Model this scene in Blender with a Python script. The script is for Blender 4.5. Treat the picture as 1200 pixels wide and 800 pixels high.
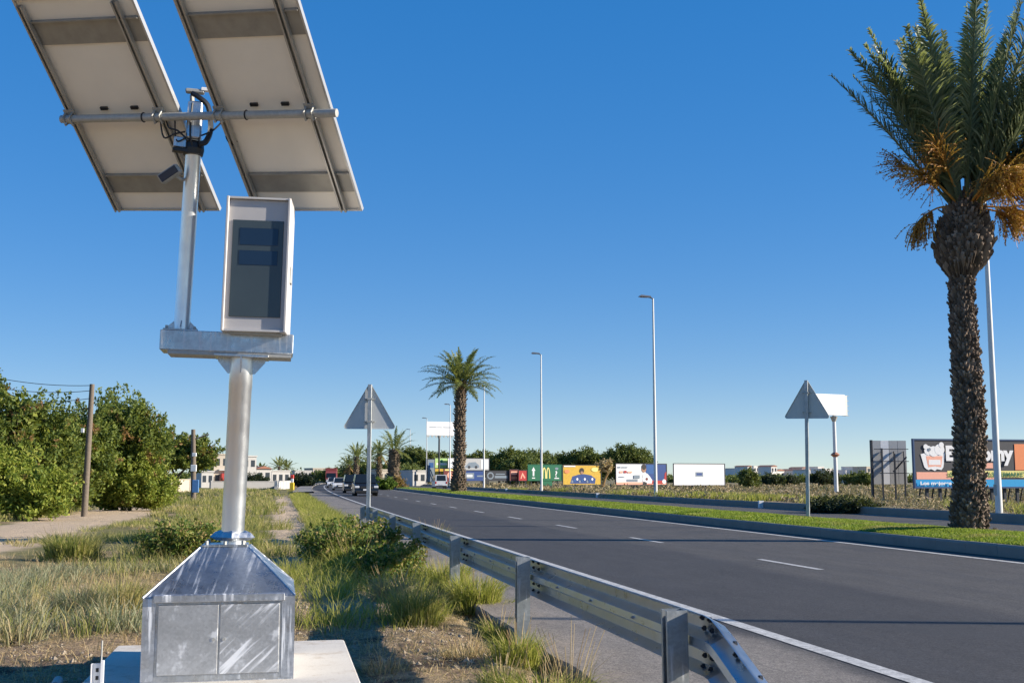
import bpy, math, random
import numpy as np
from mathutils import Vector, Matrix, Euler

random.seed(7)
rng = np.random.default_rng(11)
R = math.radians
scn = bpy.context.scene
for o in list(bpy.data.objects):
    bpy.data.objects.remove(o, do_unlink=True)
COL = scn.collection

# ------------------------------------------------------------------ camera
FPX, CAMH, HOR = 1350.0, 1.40, 560.0            # focal length in px of a 1200 px wide photo, eye height, horizon row
TH = math.atan((HOR - 400.0) / FPX)
cam = bpy.data.cameras.new('camera')
cam.sensor_width = 36.0
cam.lens = FPX / 1200.0 * 36.0
cam.clip_start = 0.05
cam.clip_end = 9000.0
camo = bpy.data.objects.new('camera', cam)
camo.location = (0, 0, CAMH)
camo.rotation_euler = (math.pi / 2 + TH, 0, 0)
COL.objects.link(camo)
scn.camera = camo

# ------------------------------------------------------------------ sky, sun, exposure
SUN_EL, SUN_AZ = R(22.0), R(95.0)               # azimuth clockwise from +Y
world = bpy.data.worlds.new('World')
scn.world = world
world.use_nodes = True
wn = world.node_tree.nodes
wn.clear()
wo = wn.new('ShaderNodeOutputWorld')
wb = wn.new('ShaderNodeBackground')
sky = wn.new('ShaderNodeTexSky')
sky.sky_type = 'NISHITA'
sky.sun_disc = False
sky.sun_elevation = SUN_EL
sky.sun_rotation = SUN_AZ
sky.altitude = 0
sky.air_density = 0.7
sky.dust_density = 0.0
sky.ozone_density = 4.0
wb.inputs[1].default_value = 0.14
# one even grade of the whole sky (a deeper, flatter blue, as the photograph's film response gives)
wg = wn.new('ShaderNodeGamma')
wg.inputs[1].default_value = 0.40
wh = wn.new('ShaderNodeHueSaturation')
wh.inputs['Saturation'].default_value = 2.13
wh.inputs['Hue'].default_value = 0.515
wh.inputs['Value'].default_value = 1.53
world.node_tree.links.new(sky.outputs[0], wg.inputs[0])
world.node_tree.links.new(wg.outputs[0], wh.inputs['Color'])
world.node_tree.links.new(wh.outputs[0], wb.inputs[0])
world.node_tree.links.new(wb.outputs[0], wo.inputs[0])
sl = bpy.data.lights.new('sun', 'SUN')
sl.energy = 5.0
sl.angle = R(0.53)
sl.color = (1.0, 0.9, 0.76)
so = bpy.data.objects.new('sun', sl)
sdir = Vector((math.sin(SUN_AZ) * math.cos(SUN_EL), math.cos(SUN_AZ) * math.cos(SUN_EL), math.sin(SUN_EL)))
so.rotation_euler = sdir.to_track_quat('Z', 'Y').to_euler()
so.location = (30, 0, 30)
COL.objects.link(so)
scn.view_settings.view_transform = 'Standard'
scn.view_settings.look = 'None'
scn.view_settings.gamma = 1.0
scn.view_settings.exposure = 0.85
scn.view_settings.use_curve_mapping = False

# ------------------------------------------------------------------ placing
D2 = np.array([-0.196, 0.981]); D2 /= np.linalg.norm(D2)     # along the road
N2 = np.array([D2[1], -D2[0]])                               # across the road, to the right
YAW = math.atan2(N2[1], N2[0])


def curve(s):
    return 1.25e-4 * np.clip(np.asarray(s, float) - 45.0, 0, None) ** 2


def RD(s, t, z=0.0):                              # straight road frame
    p = s * D2 + t * N2
    return np.array([p[0], p[1], z])


def RC(s, t, z=0.0):                              # frame of the gently bending road
    return RD(s, t + float(curve(s)), z)


def ray(px, py):
    u, w = (px - 600.0) / FPX, (400.0 - py) / FPX
    return np.array([u, math.cos(TH) - math.sin(TH) * w, math.sin(TH) + math.cos(TH) * w])


def PT(px, py, Y):                                # point seen at a pixel, at forward distance Y
    v = ray(px, py)
    return v * (Y / v[1]) + np.array([0, 0, CAMH])


def PG(px, py, z=0.0):                            # point seen at a pixel, on level z
    v = ray(px, py)
    return v * ((z - CAMH) / v[2]) + np.array([0, 0, CAMH])


def ST(p):
    p = np.asarray(p)[..., :2]
    return p @ D2, p @ N2


def vnoise(x, y, seed=0):
    x = np.asarray(x, float); y = np.asarray(y, float)
    xi = np.floor(x).astype(np.int64); yi = np.floor(y).astype(np.int64)
    fx = x - xi; fy = y - yi
    fx = fx * fx * (3 - 2 * fx); fy = fy * fy * (3 - 2 * fy)

    def hsh(a, b):
        n = (a * 374761393 + b * 668265263 + seed * 1442695041) & 0xffffffff
        n = ((n ^ (n >> 13)) * 1274126177) & 0xffffffff
        return ((n ^ (n >> 16)) & 0xffff) / 65535.0
    return ((hsh(xi, yi) * (1 - fx) + hsh(xi + 1, yi) * fx) * (1 - fy)
            + (hsh(xi, yi + 1) * (1 - fx) + hsh(xi + 1, yi + 1) * fx) * fy)


def sstep(a, b, x):
    k = np.clip((np.asarray(x, float) - a) / (b - a), 0, 1)
    return k * k * (3 - 2 * k)


EDGE = 2.17                                       # left edge of the asphalt
def ground_z(s, t):
    s = np.asarray(s, float); t = np.asarray(t, float)
    n1 = vnoise(s * .55, t * .55, 1) - .5
    n2 = vnoise(s * 2.1, t * 2.1, 2) - .5
    n3 = vnoise(s * 7., t * 7., 3) - .5
    left = -0.075 + .10 * n1 + .055 * n2 + .028 * n3
    left = left - .07 * sstep(1.75, 2.1, t)
    mid = np.full_like(left, -0.09)
    right = .27 * (1 - sstep(24.0, 34.0, t)) + .16 * n1 * sstep(23.5, 30, t)
    z = np.where(t < EDGE + .02, left, np.where(t < 22.62, mid, right))
    far = sstep(95., 140., s)
    slab = (sstep(-1.9, -1.5, t) * (1 - sstep(.6, .9, t)) * sstep(6.6, 7.0, s) * (1 - sstep(10.3, 10.8, s)))
    z = np.where((t < EDGE) & (z > -.04), z * (1 - slab) + slab * -.05, z)
    return z * (1 - far) + far * -0.09


def gz(p):
    s, t = ST(p)
    return ground_z(s, t)


# ------------------------------------------------------------------ material helpers
MATS = {}


class NT:
    def __init__(self, name):
        self.m = bpy.data.materials.new(name)
        self.m.use_nodes = True
        self.t = self.m.node_tree
        self.t.nodes.clear()
        self.out = self.t.nodes.new('ShaderNodeOutputMaterial')
        self.b = self.n('ShaderNodeBsdfPrincipled')
        self.l(self.b.outputs[0], self.out.inputs[0])
        MATS[name] = self.m

    def n(self, kind, **kw):
        q = self.t.nodes.new(kind)
        for k, v in kw.items():
            setattr(q, k, v)
        return q

    def l(self, a, b):
        self.t.links.new(a, b)

    def set(self, **kw):
        for k, v in kw.items():
            k = k.replace('_', ' ')
            for i in self.b.inputs:
                if i.name.lower() == k.lower():
                    if hasattr(v, 'is_output'):
                        self.l(v, i)
                    elif isinstance(v, tuple) and len(v) == 3:
                        i.default_value = (*v, 1)
                    else:
                        i.default_value = v
        return self

    def pos(self):
        return self.n('ShaderNodeNewGeometry').outputs['Position']

    def obj(self):
        return self.n('ShaderNodeTexCoord').outputs['Object']

    def scale(self, vec, sc):
        m = self.n('ShaderNodeMapping')
        m.inputs['Scale'].default_value = sc if isinstance(sc, tuple) else (sc, sc, sc)
        self.l(vec, m.inputs['Vector'])
        return m.outputs[0]

    def noise(self, vec, scale, detail=4, rough=.55, dist=0.0):
        q = self.n('ShaderNodeTexNoise')
        q.inputs['Scale'].default_value = scale
        q.inputs['Detail'].default_value = detail
        q.inputs['Roughness'].default_value = rough
        q.inputs['Distortion'].default_value = dist
        self.l(vec, q.inputs['Vector'])
        return q.outputs['Fac']

    def voro(self, vec, scale, out='Distance', feature='F1'):
        q = self.n('ShaderNodeTexVoronoi', feature=feature)
        q.inputs['Scale'].default_value = scale
        self.l(vec, q.inputs['Vector'])
        return q.outputs[out]

    def ramp(self, fac, stops, interp='LINEAR'):
        q = self.n('ShaderNodeValToRGB')
        e = q.color_ramp
        e.interpolation = interp
        while len(e.elements) < len(stops):
            e.elements.new(.5)
        for el, (p, c) in zip(e.elements, stops):
            el.position = p
            el.color = (*c, 1) if isinstance(c, tuple) else (c, c, c, 1)
        self.l(fac, q.inputs[0])
        return q.outputs[0]

    def mix(self, fac, a, b, blend='MIX'):
        q = self.n('ShaderNodeMix', data_type='RGBA', blend_type=blend)
        for s_, v in ((q.inputs[0], fac), (q.inputs[6], a), (q.inputs[7], b)):
            if hasattr(v, 'is_output'):
                self.l(v, s_)
            elif isinstance(v, tuple):
                s_.default_value = (*v, 1)
            else:
                s_.default_value = v
        return q.outputs[2]

    def mth(self, op, a, b=0.0, c=0.0, clamp=False):
        q = self.n('ShaderNodeMath', operation=op, use_clamp=clamp)
        for s_, v in zip(q.inputs, (a, b, c)):
            if hasattr(v, 'is_output'):
                self.l(v, s_)
            else:
                s_.default_value = v
        return q.outputs[0]

    def mr(self, v, a, b, c=0.0, d=1.0, smooth=True):
        q = self.n('ShaderNodeMapRange')
        if smooth:
            q.interpolation_type = 'SMOOTHSTEP'
        self.l(v, q.inputs[0])
        for i, k in zip((1, 2, 3, 4), (a, b, c, d)):
            q.inputs[i].default_value = k
        return q.outputs[0]

    def dot(self, vec, w):
        q = self.n('ShaderNodeVectorMath', operation='DOT_PRODUCT')
        self.l(vec, q.inputs[0])
        q.inputs[1].default_value = w
        return q.outputs['Value']

    def bump(self, h, strength=.3, dist=.01):
        q = self.n('ShaderNodeBump')
        q.inputs['Strength'].default_value = strength
        q.inputs['Distance'].default_value = dist
        self.l(h, q.inputs['Height'])
        self.l(q.outputs[0], self.b.inputs['Normal'])

    def island(self):
        return self.n('ShaderNodeNewGeometry').outputs['Random Per Island']


def flat(name, col, rough=.6, metal=0.0, var=.12, scale=6.0, bump=0.0, spec=None):
    m = NT(name)
    p = m.obj()
    nz = m.noise(p, scale, 5)
    c = m.mix(nz, tuple(x * (1 - var) for x in col), tuple(min(1, x * (1 + var)) for x in col))
    m.set(Base_Color=c, Roughness=rough, Metallic=metal)
    if spec is not None:
        m.set(Specular_IOR_Level=spec)
    if bump:
        m.bump(m.noise(p, scale * 8, 3), bump, .005)
    return m.m


def leafmat(name, cols, trans=.3, rough=.55, clump=None):
    """foliage: a colour per leaf, and browner or yellower twigs here and there"""
    m = NT(name)
    stops = [(i / max(1, len(cols) - 1), c) for i, c in enumerate(cols)]
    c = m.ramp(m.island(), stops)
    if clump:
        nz = m.noise(m.pos(), clump[0], 2)
        c = m.mix(m.mr(nz, clump[2], clump[3]), c, clump[1])
    m.set(Base_Color=c, Roughness=rough, Specular_IOR_Level=.25)
    tr = m.n('ShaderNodeBsdfTranslucent')
    tc = m.mix(.45, c, (.30, .34, .03))
    m.l(tc, tr.inputs[0])
    ms = m.n('ShaderNodeMixShader')
    ms.inputs[0].default_value = trans
    m.l(m.b.outputs[0], ms.inputs[1])
    m.l(tr.outputs[0], ms.inputs[2])
    m.l(ms.outputs[0], m.out.inputs[0])
    return m.m


# ---- galvanised steel, three states
def galv(name, lo, hi, rough=(.28, .5), metal=.85, streak=0.0, spangle=55.0, spk=.28, sdir=(38.0, 38.0, 2.2), bmp=.06):
    m = NT(name)
    p = m.obj()
    sp = m.voro(p, spangle, 'Color')
    sv = m.n('ShaderNodeSeparateColor')
    m.l(sp, sv.inputs[0])
    cl = m.noise(p, 3.5, 6, .65)
    k = m.mth('MULTIPLY_ADD', sv.outputs[0], spk, m.mth('MULTIPLY_ADD', cl, .9, -.12), clamp=True)
    c = m.ramp(k, [(0.1, lo), (.9, hi)])
    rg = m.mr(m.noise(p, 9, 5, .6), .3, .7, rough[0], rough[1])
    if streak:
        q = m.scale(p, sdir)
        stn = m.mr(m.noise(q, 1.0, 4, .6), .50, .66)
        wide = m.mr(m.noise(p, 2.3, 3), .40, .56)
        sm = m.mth('MULTIPLY', m.mth('MULTIPLY', stn, wide), streak)
        c = m.mix(sm, c, (.78, .80, .82))
        rg = m.mth('ADD', rg, m.mth('MULTIPLY', sm, .35))
        metalv = m.mth('SUBTRACT', metal, m.mth('MULTIPLY', sm, .6))
        m.set(Metallic=metalv)
    else:
        m.set(Metallic=metal)
    m.set(Base_Color=c, Roughness=rg)
    m.bump(m.noise(p, 40, 4), bmp, .004)
    return m.m


galv('steel', (.36, .38, .40), (.62, .64, .66), streak=.55, rough=(.24, .42), metal=.95, sdir=(34.0, 2.0, 2.0))
galv('steel_pole', (.78, .80, .81), (.85, .86, .87), rough=(.28, .36), metal=.92, spk=.1)
galv('steel_streak', (.34, .36, .39), (.66, .68, .71), streak=1.0, rough=(.3, .5), metal=.85)
galv('steel_rail', (.46, .49, .52), (.58, .61, .64), rough=(.27, .36), metal=.95, spangle=30, spk=.10, bmp=.015)
galv('steel_post', (.28, .30, .30), (.48, .50, .50), rough=(.38, .56), metal=.75, streak=.6)
galv('steel_dull', (.34, .34, .32), (.50, .50, .47), rough=(.5, .7), metal=.45)
galv('sign_grey', (.50, .51, .495), (.60, .61, .595), rough=(.5, .65), metal=.15, spangle=20, spk=.1)


def door_metal(name, amount):
    m = NT(name)
    p = m.obj()
    cl = m.noise(p, 4.0, 6, .65)
    sp = m.n('ShaderNodeSeparateColor')
    m.l(m.voro(p, 60, 'Color'), sp.inputs[0])
    k = m.mth('MULTIPLY_ADD', sp.outputs[0], .25, m.mth('MULTIPLY_ADD', cl, .9, -.1), clamp=True)
    c = m.ramp(k, [(.15, (.40, .41, .415)), (.85, (.64, .65, .66))])
    # white rust in slanting streaks where sheets lay on each other
    mp = m.n('ShaderNodeMapping')
    mp.inputs['Rotation'].default_value = (0, R(43), 0)
    m.l(p, mp.inputs['Vector'])
    mp2 = m.n('ShaderNodeMapping')
    mp2.inputs['Scale'].default_value = (2.2, 1, 34)
    m.l(mp.outputs[0], mp2.inputs['Vector'])
    mp = mp2
    stn = m.mr(m.noise(mp.outputs[0], 1.0, 3, .5), .50, .64)
    sx = m.n('ShaderNodeSeparateXYZ')
    m.l(p, sx.inputs[0])
    right = m.mth('MULTIPLY', m.mr(m.noise(p, 3.0, 3), .40, .58), amount)
    rim = m.mr(m.noise(p, 9, 5), .56, .68)
    s1 = m.mth('MAXIMUM', m.mth('MULTIPLY', stn, right), m.mth('MULTIPLY', rim, .6))
    c = m.mix(m.mth('MULTIPLY', s1, .9), c, (.82, .84, .86))
    m.set(Base_Color=c, Metallic=m.mth('MULTIPLY_ADD', s1, -.5, .72), Roughness=m.mth('MULTIPLY_ADD', s1, .2, .4))
    m.bump(m.noise(p, 30, 4), .06, .004)


door_metal('door_plain', .12)
door_metal('door_streak', 1.0)


def asphalt(name, base, shoulder=True):
    m = NT(name)
    p = m.pos()
    t = m.dot(p, (N2[0], N2[1], 0))
    s = m.dot(p, (D2[0], D2[1], 0))
    xy = m.n('ShaderNodeCombineXYZ')
    m.l(s, xy.inputs[0]); m.l(t, xy.inputs[1])
    q = xy.outputs[0]
    wob = m.mth('MULTIPLY_ADD', m.noise(m.scale(q, (.09, .3, 1)), 1.0, 3), 1.3, -.65)
    tw = m.mth('ADD', t, wob)
    fine = m.noise(q, 130, 2, .7)
    agg = m.voro(q, 95, 'Color')
    ag = m.n('ShaderNodeSeparateColor'); m.l(agg, ag.inputs[0])
    big = m.noise(m.scale(q, (.25, 1.0, 1)), .8, 5, .6)
    near = m.mix(big, (.043, .041, .041), (.058, .055, .054))
    outer = m.mix(big, (.066, .061, .056), (.088, .081, .074))
    c = m.mix(m.mr(tw, 7.2, 7.75), near, outer) if shoulder else outer
    # tyre bands polished darker
    if shoulder:
        tr = m.noise(m.scale(q, (.03, 1.6, 1)), 1.0, 3)
        c = m.mix(m.mr(tr, .5, .75, 0, .4), c, (.050, .050, .053))
        sh = m.mix(m.noise(q, 1.3, 5), (.16, .142, .123), (.225, .20, .172))
        c = m.mix(m.mr(m.mth('ADD', t, m.mth('MULTIPLY_ADD', m.noise(q, .8, 4), .5, -.25)), 3.95, 4.3, 1, 0), c, sh)
        dust = m.mr(m.mth('ADD', t, m.mth('MULTIPLY_ADD', m.noise(q, 1.8, 5), .9, -.45)), 2.1, 2.9, .7, 0)
        c = m.mix(dust, c, (.27, .22, .165))
    mot = m.mth('MULTIPLY', m.mr(m.noise(q, 14, 4, .75), .3, .7, .80, 1.22, False), m.mr(m.noise(m.scale(q, (.35, 1.2, 1)), 2.2, 5, .7), .3, .7, .84, 1.16, False))
    c = m.mix(1.0, c, mot, 'MULTIPLY')
    sp = m.mth('MULTIPLY_ADD', ag.outputs[0], .8, .6)
    c = m.mix(1.0, c, sp, 'MULTIPLY')
    rep = m.mr(m.noise(m.scale(q, (.5, .5, 1)), .45, 2), .60, .615, 0, .35)
    c = m.mix(rep, c, (.045, .045, .047))
    crk = m.mr(m.voro(m.scale(q, (.22, .5, 1)), 1.0, 'Distance', 'DISTANCE_TO_EDGE'), 0, .006, .55, 0)
    crk = m.mth('MULTIPLY', crk, m.mr(m.noise(q, .5, 2), .5, .6))
    c = m.mix(crk, c, (.03, .03, .03))
    m.set(Base_Color=c, Roughness=m.mth('MULTIPLY_ADD', fine, .25, .68), Specular_IOR_Level=.35)
    m.bump(m.mth('ADD', fine, ag.outputs[0]), .35, .006)


asphalt('asphalt', None)
asphalt('asphalt_far', None, shoulder=False)


def paintmat():
    m = NT('road_paint')
    p = m.pos()
    w = m.noise(p, 9, 6, .7)
    f = m.noise(p, 70, 3, .7)
    k = m.mr(m.mth('MULTIPLY_ADD', f, .5, m.mth('MULTIPLY', w, .8)), .45, .85)
    m.set(Base_Color=m.mix(k, (.62, .61, .58), (.27, .265, .255)), Roughness=.7)


paintmat()


def groundmat():
    m = NT('dry_ground')
    p = m.pos()
    t = m.dot(p, (N2[0], N2[1], 0))
    s = m.dot(p, (D2[0], D2[1], 0))
    n1 = m.noise(p, .55, 5, .6)
    n2 = m.noise(p, 3.2, 6, .65)
    n3 = m.noise(p, 26, 4, .7)
    grit = m.noise(p, 95, 3, .75)
    clod = m.voro(p, 34, 'Color')
    cs = m.n('ShaderNodeSeparateColor'); m.l(clod, cs.inputs[0])
    dirt = m.mix(n2, (.22, .155, .10), (.42, .305, .205))
    straw = m.mix(n3, (.34, .25, .145), (.62, .48, .29))
    soil = m.mix(n3, (.075, .053, .038), (.16, .11, .075))
    green = m.mix(n3, (.075, .095, .03), (.17, .19, .06))
    c = m.mix(m.mr(n1, .38, .62), dirt, straw)
    c = m.mix(m.mr(m.noise(p, 1.4, 5, .65), .52, .66), c, soil)
    tw = m.mth('ADD', t, m.mth('MULTIPLY_ADD', n1, 1.6, -.8))
    spk_ = m.mth('MULTIPLY', m.mr(grit, .3, .7, .62, 1.35, False), m.mth('MULTIPLY_ADD', cs.outputs[0], .55, .72))
    c = m.mix(1.0, c, spk_, 'MULTIPLY')
    c = m.mix(m.mr(m.noise(p, 6.5, 5, .7), .55, .66, 0, .6), c, soil)
    # green sward: left field, away from the tracks
    fld = m.mth('MULTIPLY', m.mr(s, 14., 26.), m.mth('MULTIPLY', m.mr(tw, 1.9, 2.3, 1, 0), m.mr(m.noise(p, .35, 4), .30, .52)))
    c = m.mix(m.mth('MULTIPLY', fld, .75), c, green)
    # the foot path and the cart track, worn to light earth
    path = m.mth('MULTIPLY', m.mr(m.mth('ABSOLUTE', m.mth('SUBTRACT', tw, .45)), .45, .85, 1, 0), m.mth('MULTIPLY', m.mr(s, 12., 15.), m.mr(s, 85., 110., 1, 0)))
    trk = m.mth('MULTIPLY', m.mr(m.mth('ABSOLUTE', m.mth('SUBTRACT', tw, -6.9)), 1.3, 2.1, 1, 0), m.mth('MULTIPLY', m.mr(s, 15., 20.), m.mr(s, 55., 75., 1, 0)))
    earth = m.mix(n2, (.52, .39, .27), (.72, .57, .41))
    c = m.mix(m.mth('MULTIPLY', m.mth('MAXIMUM', path, trk), .92), c, earth)
    # scrubland right of the roads
    scrub = m.mix(m.noise(p, .9, 5, .65), (.25, .19, .125), (.44, .34, .22))
    scrub = m.mix(m.mr(m.noise(p, .2, 3), .52, .62, 0, .8), scrub, (.16, .17, .06))
    c = m.mix(m.mr(t, 22.3, 22.8), c, scrub)
    # far off the sward turns to mixed dull land
    c = m.mix(m.mr(s, 190., 320., 0, .8), c, (.19, .17, .10))
    # darker strip of ground along the broken asphalt edge
    edge = m.mth('MULTIPLY', m.mr(m.mth('ABSOLUTE', m.mth('SUBTRACT', t, 2.07)), .06, .16, 1, 0), .8)
    c = m.mix(edge, c, soil)
    m.set(Base_Color=c, Roughness=.95, Specular_IOR_Level=.15)
    m.bump(m.mth('ADD', n3, m.mth('ADD', grit, cs.outputs[0])), .9, .03)


groundmat()


def lawnmat():
    m = NT('lawn_soil')
    p = m.pos()
    c = m.mix(m.noise(p, 2.0, 5, .65), (.10, .17, .025), (.21, .30, .045))
    c = m.mix(m.mr(m.noise(p, .6, 4), .58, .72), c, (.27, .26, .10))
    m.set(Base_Color=c, Roughness=.9, Specular_IOR_Level=.15)
    m.bump(m.noise(p, 45, 4, .7), .8, .03)


lawnmat()


def concrete(name, a, b, rough=.85, dirt=None):
    m = NT(name)
    p = m.pos()
    n = m.noise(p, 1.7, 6, .65)
    f = m.noise(p, 55, 4, .7)
    c = m.mix(n, a, b)
    c = m.mix(m.mr(f, .25, .45, .35, 0), c, tuple(x * .5 for x in a))
    st = m.mr(m.noise(p, 6, 5, .7), .60, .75, 0, .5)
    c = m.mix(st, c, tuple(x * .6 for x in a))
    if dirt:
        dm = m.mr(m.noise(p, 3.1, 6, .72), .50, .66, 0, .75)
        c = m.mix(dm, c, dirt)
        c = m.mix(m.mr(m.noise(p, 90, 2), .62, .70, 0, .5), c, (.25, .22, .19))
    m.set(Base_Color=c, Roughness=rough, Specular_IOR_Level=.2)
    m.bump(f, .3, .006)


concrete('kerb_concrete', (.19, .175, .155), (.31, .285, .25))
concrete('plinth_concrete', (.54, .50, .44), (.70, .66, .58), dirt=(.47, .39, .30))

concrete('white_render', (.50, .48, .45), (.62, .60, .56))
concrete('town_render', (.66, .62, .57), (.78, .74, .69))
concrete('grey_render', (.24, .24, .235), (.33, .325, .32))
concrete('cream_render', (.46, .40, .32), (.56, .49, .40))

flat('panel_back', (.86, .81, .72), .55, var=.05)
flat('panel_glass', (.012, .015, .03), .12)
flat('panel_frame', (.55, .55, .54), .38, .6, var=.06)
flat('strip_tin', (.33, .32, .29), .5, .45, var=.3, scale=9)
flat('rail_alu', (.44, .43, .40), .4, .6, var=.18)
flat('housing_grey', (.47, .45, .44), .42, var=.05, bump=.05)
flat('housing_side', (.55, .53, .51), .4, var=.05)
flat('glass_dark', (.055, .072, .078), .22, var=.25, scale=2.5)
flat('glass_window', (.016, .032, .062), .10, var=.1)
flat('black_plastic', (.014, .014, .016), .42)
flat('black_rubber', (.02, .02, .02), .8)
flat('bolt_dark', (.045, .05, .06), .45, .6)
flat('white_plastic', (.78, .78, .78), .4, var=.04)
flat('lamp_white', (.66, .66, .64), .4, var=.06)
flat('lamp_head', (.10, .11, .13), .45, .3)
flat('wood_pole', (.16, .13, .10), .9, var=.45, scale=14, bump=.5)
flat('bark', (.11, .085, .06), .95, var=.5, scale=10, bump=.6)
flat('wire_black', (.02, .02, .022), .6)
flat('stone', (.34, .28, .21), .9, var=.35, scale=30)
flat('board_white', (.82, .82, .82), .5, var=.03)
flat('board_dark', (.055, .055, .062), .5, var=.1)
flat('board_blue', (.02, .10, .30), .5, var=.15)
flat('board_cyan', (.01, .33, .66), .5, var=.08)
flat('board_orange', (.80, .26, .10), .5, var=.08)
flat('board_pink', (.86, .42, .30), .5, var=.08)
flat('board_yellow', (.86, .74, .25), .5, var=.06)
flat('board_gold', (.60, .38, .04), .5, var=.3, scale=3)
flat('board_green', (.006, .135, .065), .5, var=.06)
flat('board_lime', (.42, .62, .22), .5, var=.2)
flat('board_red', (.42, .03, .03), .5, var=.15)
flat('board_maroon', (.17, .04, .035), .5, var=.2)
flat('board_slate', (.20, .25, .30), .5, var=.15)
flat('board_navy', (.02, .06, .22), .5, var=.2)
flat('board_skin', (.35, .19, .12), .6)
flat('board_hair', (.02, .016, .014), .6)
flat('steel_dark', (.035, .04, .05), .6, .2)
flat('steel_blue', (.03, .07, .16), .5, .1)
flat('sheet_grey', (.46, .46, .45), .5, .25, var=.1)
flat('marker_yellow', (.75, .50, .02), .5)
flat('marker_red', (.60, .05, .03), .5)
flat('red_paint', (.45, .05, .04), .5)
flat('blue_cloth', (.10, .25, .50), .7)
flat('car_navy', (.018, .022, .030), .25, .3, spec=.6)
flat('car_black', (.014, .016, .020), .25, .3, spec=.6)
flat('car_white', (.72, .72, .72), .3, spec=.6)
flat('car_red', (.25, .06, .06), .6, spec=.3)
flat('car_glass', (.012, .016, .020), .08)
flat('car_trim', (.02, .02, .02), .6)
flat('car_light', (.62, .64, .66), .15)
flat('tail_red', (.40, .01, .01), .25)
flat('rim_alloy', (.35, .36, .38), .35, .6)
flat('roof_tile', (.36, .16, .10), .8)
flat('house_glass', (.05, .06, .07), .2)
flat('fruit_stalk', (.50, .22, .025), .6, var=.3)

leafmat('leaf_carob', [(.035, .065, .020), (.10, .15, .035), (.19, .24, .05), (.28, .31, .065), (.06, .10, .028), (.21, .26, .06)], .40,
        clump=(1.1, (.28, .15, .065), .59, .68))
leafmat('leaf_carob_light', [(.12, .18, .03), (.21, .275, .045), (.30, .345, .06), (.38, .39, .08)], .42,
        clump=(.9, (.28, .15, .06), .66, .74))
leafmat('leaf_pine', [(.04, .07, .022), (.085, .12, .034), (.14, .175, .046), (.20, .22, .06)], .25)
leafmat('leaf_bush', [(.05, .095, .025), (.09, .15, .03), (.15, .21, .045), (.28, .28, .07), (.42, .28, .14)], .36)
leafmat('leaf_dark', [(.014, .028, .016), (.028, .045, .022), (.045, .065, .03)], .15)
leafmat('leaf_hedge', [(.05, .10, .015), (.10, .17, .02), (.16, .24, .03)], .25)
leafmat('leaf_palm', [(.085, .115, .062), (.155, .19, .105), (.23, .26, .145), (.33, .34, .20)], .46, .34)
leafmat('leaf_palm_far', [(.10, .135, .05), (.18, .22, .075), (.27, .30, .105), (.36, .355, .14)], .45, .4)
leafmat('frond_dry', [(.20, .12, .05), (.30, .19, .08), (.38, .25, .11)], .25, .6)
leafmat('fruit', [(.26, .10, .022), (.43, .19, .035), (.52, .27, .06), (.33, .14, .04)], .25, .5)
leafmat('palm_boot', [(.05, .036, .026), (.12, .086, .062), (.22, .162, .118), (.08, .057, .041), (.34, .255, .19), (.10, .072, .051)], .0, .9)
leafmat('palm_boot_far', [(.09, .062, .042), (.15, .11, .075), (.22, .165, .115)], .0, .9)
leafmat('grass_green', [(.11, .145, .035), (.18, .215, .05), (.28, .285, .075), (.40, .37, .12), (.54, .46, .20)], .42, .6,
        clump=(.5, (.50, .40, .20), .46, .66))
leafmat('grass_yellow', [(.19, .225, .035), (.30, .325, .06), (.42, .41, .10), (.55, .48, .18)], .48, .6)
leafmat('grass_grey', [(.16, .19, .115), (.24, .27, .165), (.34, .35, .22), (.44, .39, .24), (.29, .22, .13)], .35, .7,
        clump=(.7, (.42, .32, .17), .55, .74))
leafmat('straw', [(.36, .26, .13), (.50, .38, .20), (.62, .49, .28), (.28, .18, .09)], .3, .7)
leafmat('lawn', [(.13, .21, .02), (.20, .30, .03), (.29, .37, .045), (.38, .41, .09)], .4, .6, clump=(.55, (.42, .36, .14), .55, .72))
leafmat('scrub', [(.19, .145, .09), (.28, .22, .135), (.38, .30, .185), (.25, .22, .11), (.46, .36, .22)], .15, .8,
        clump=(.10, (.24, .24, .075), .60, .70))

# ------------------------------------------------------------------ mesh helpers


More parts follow.
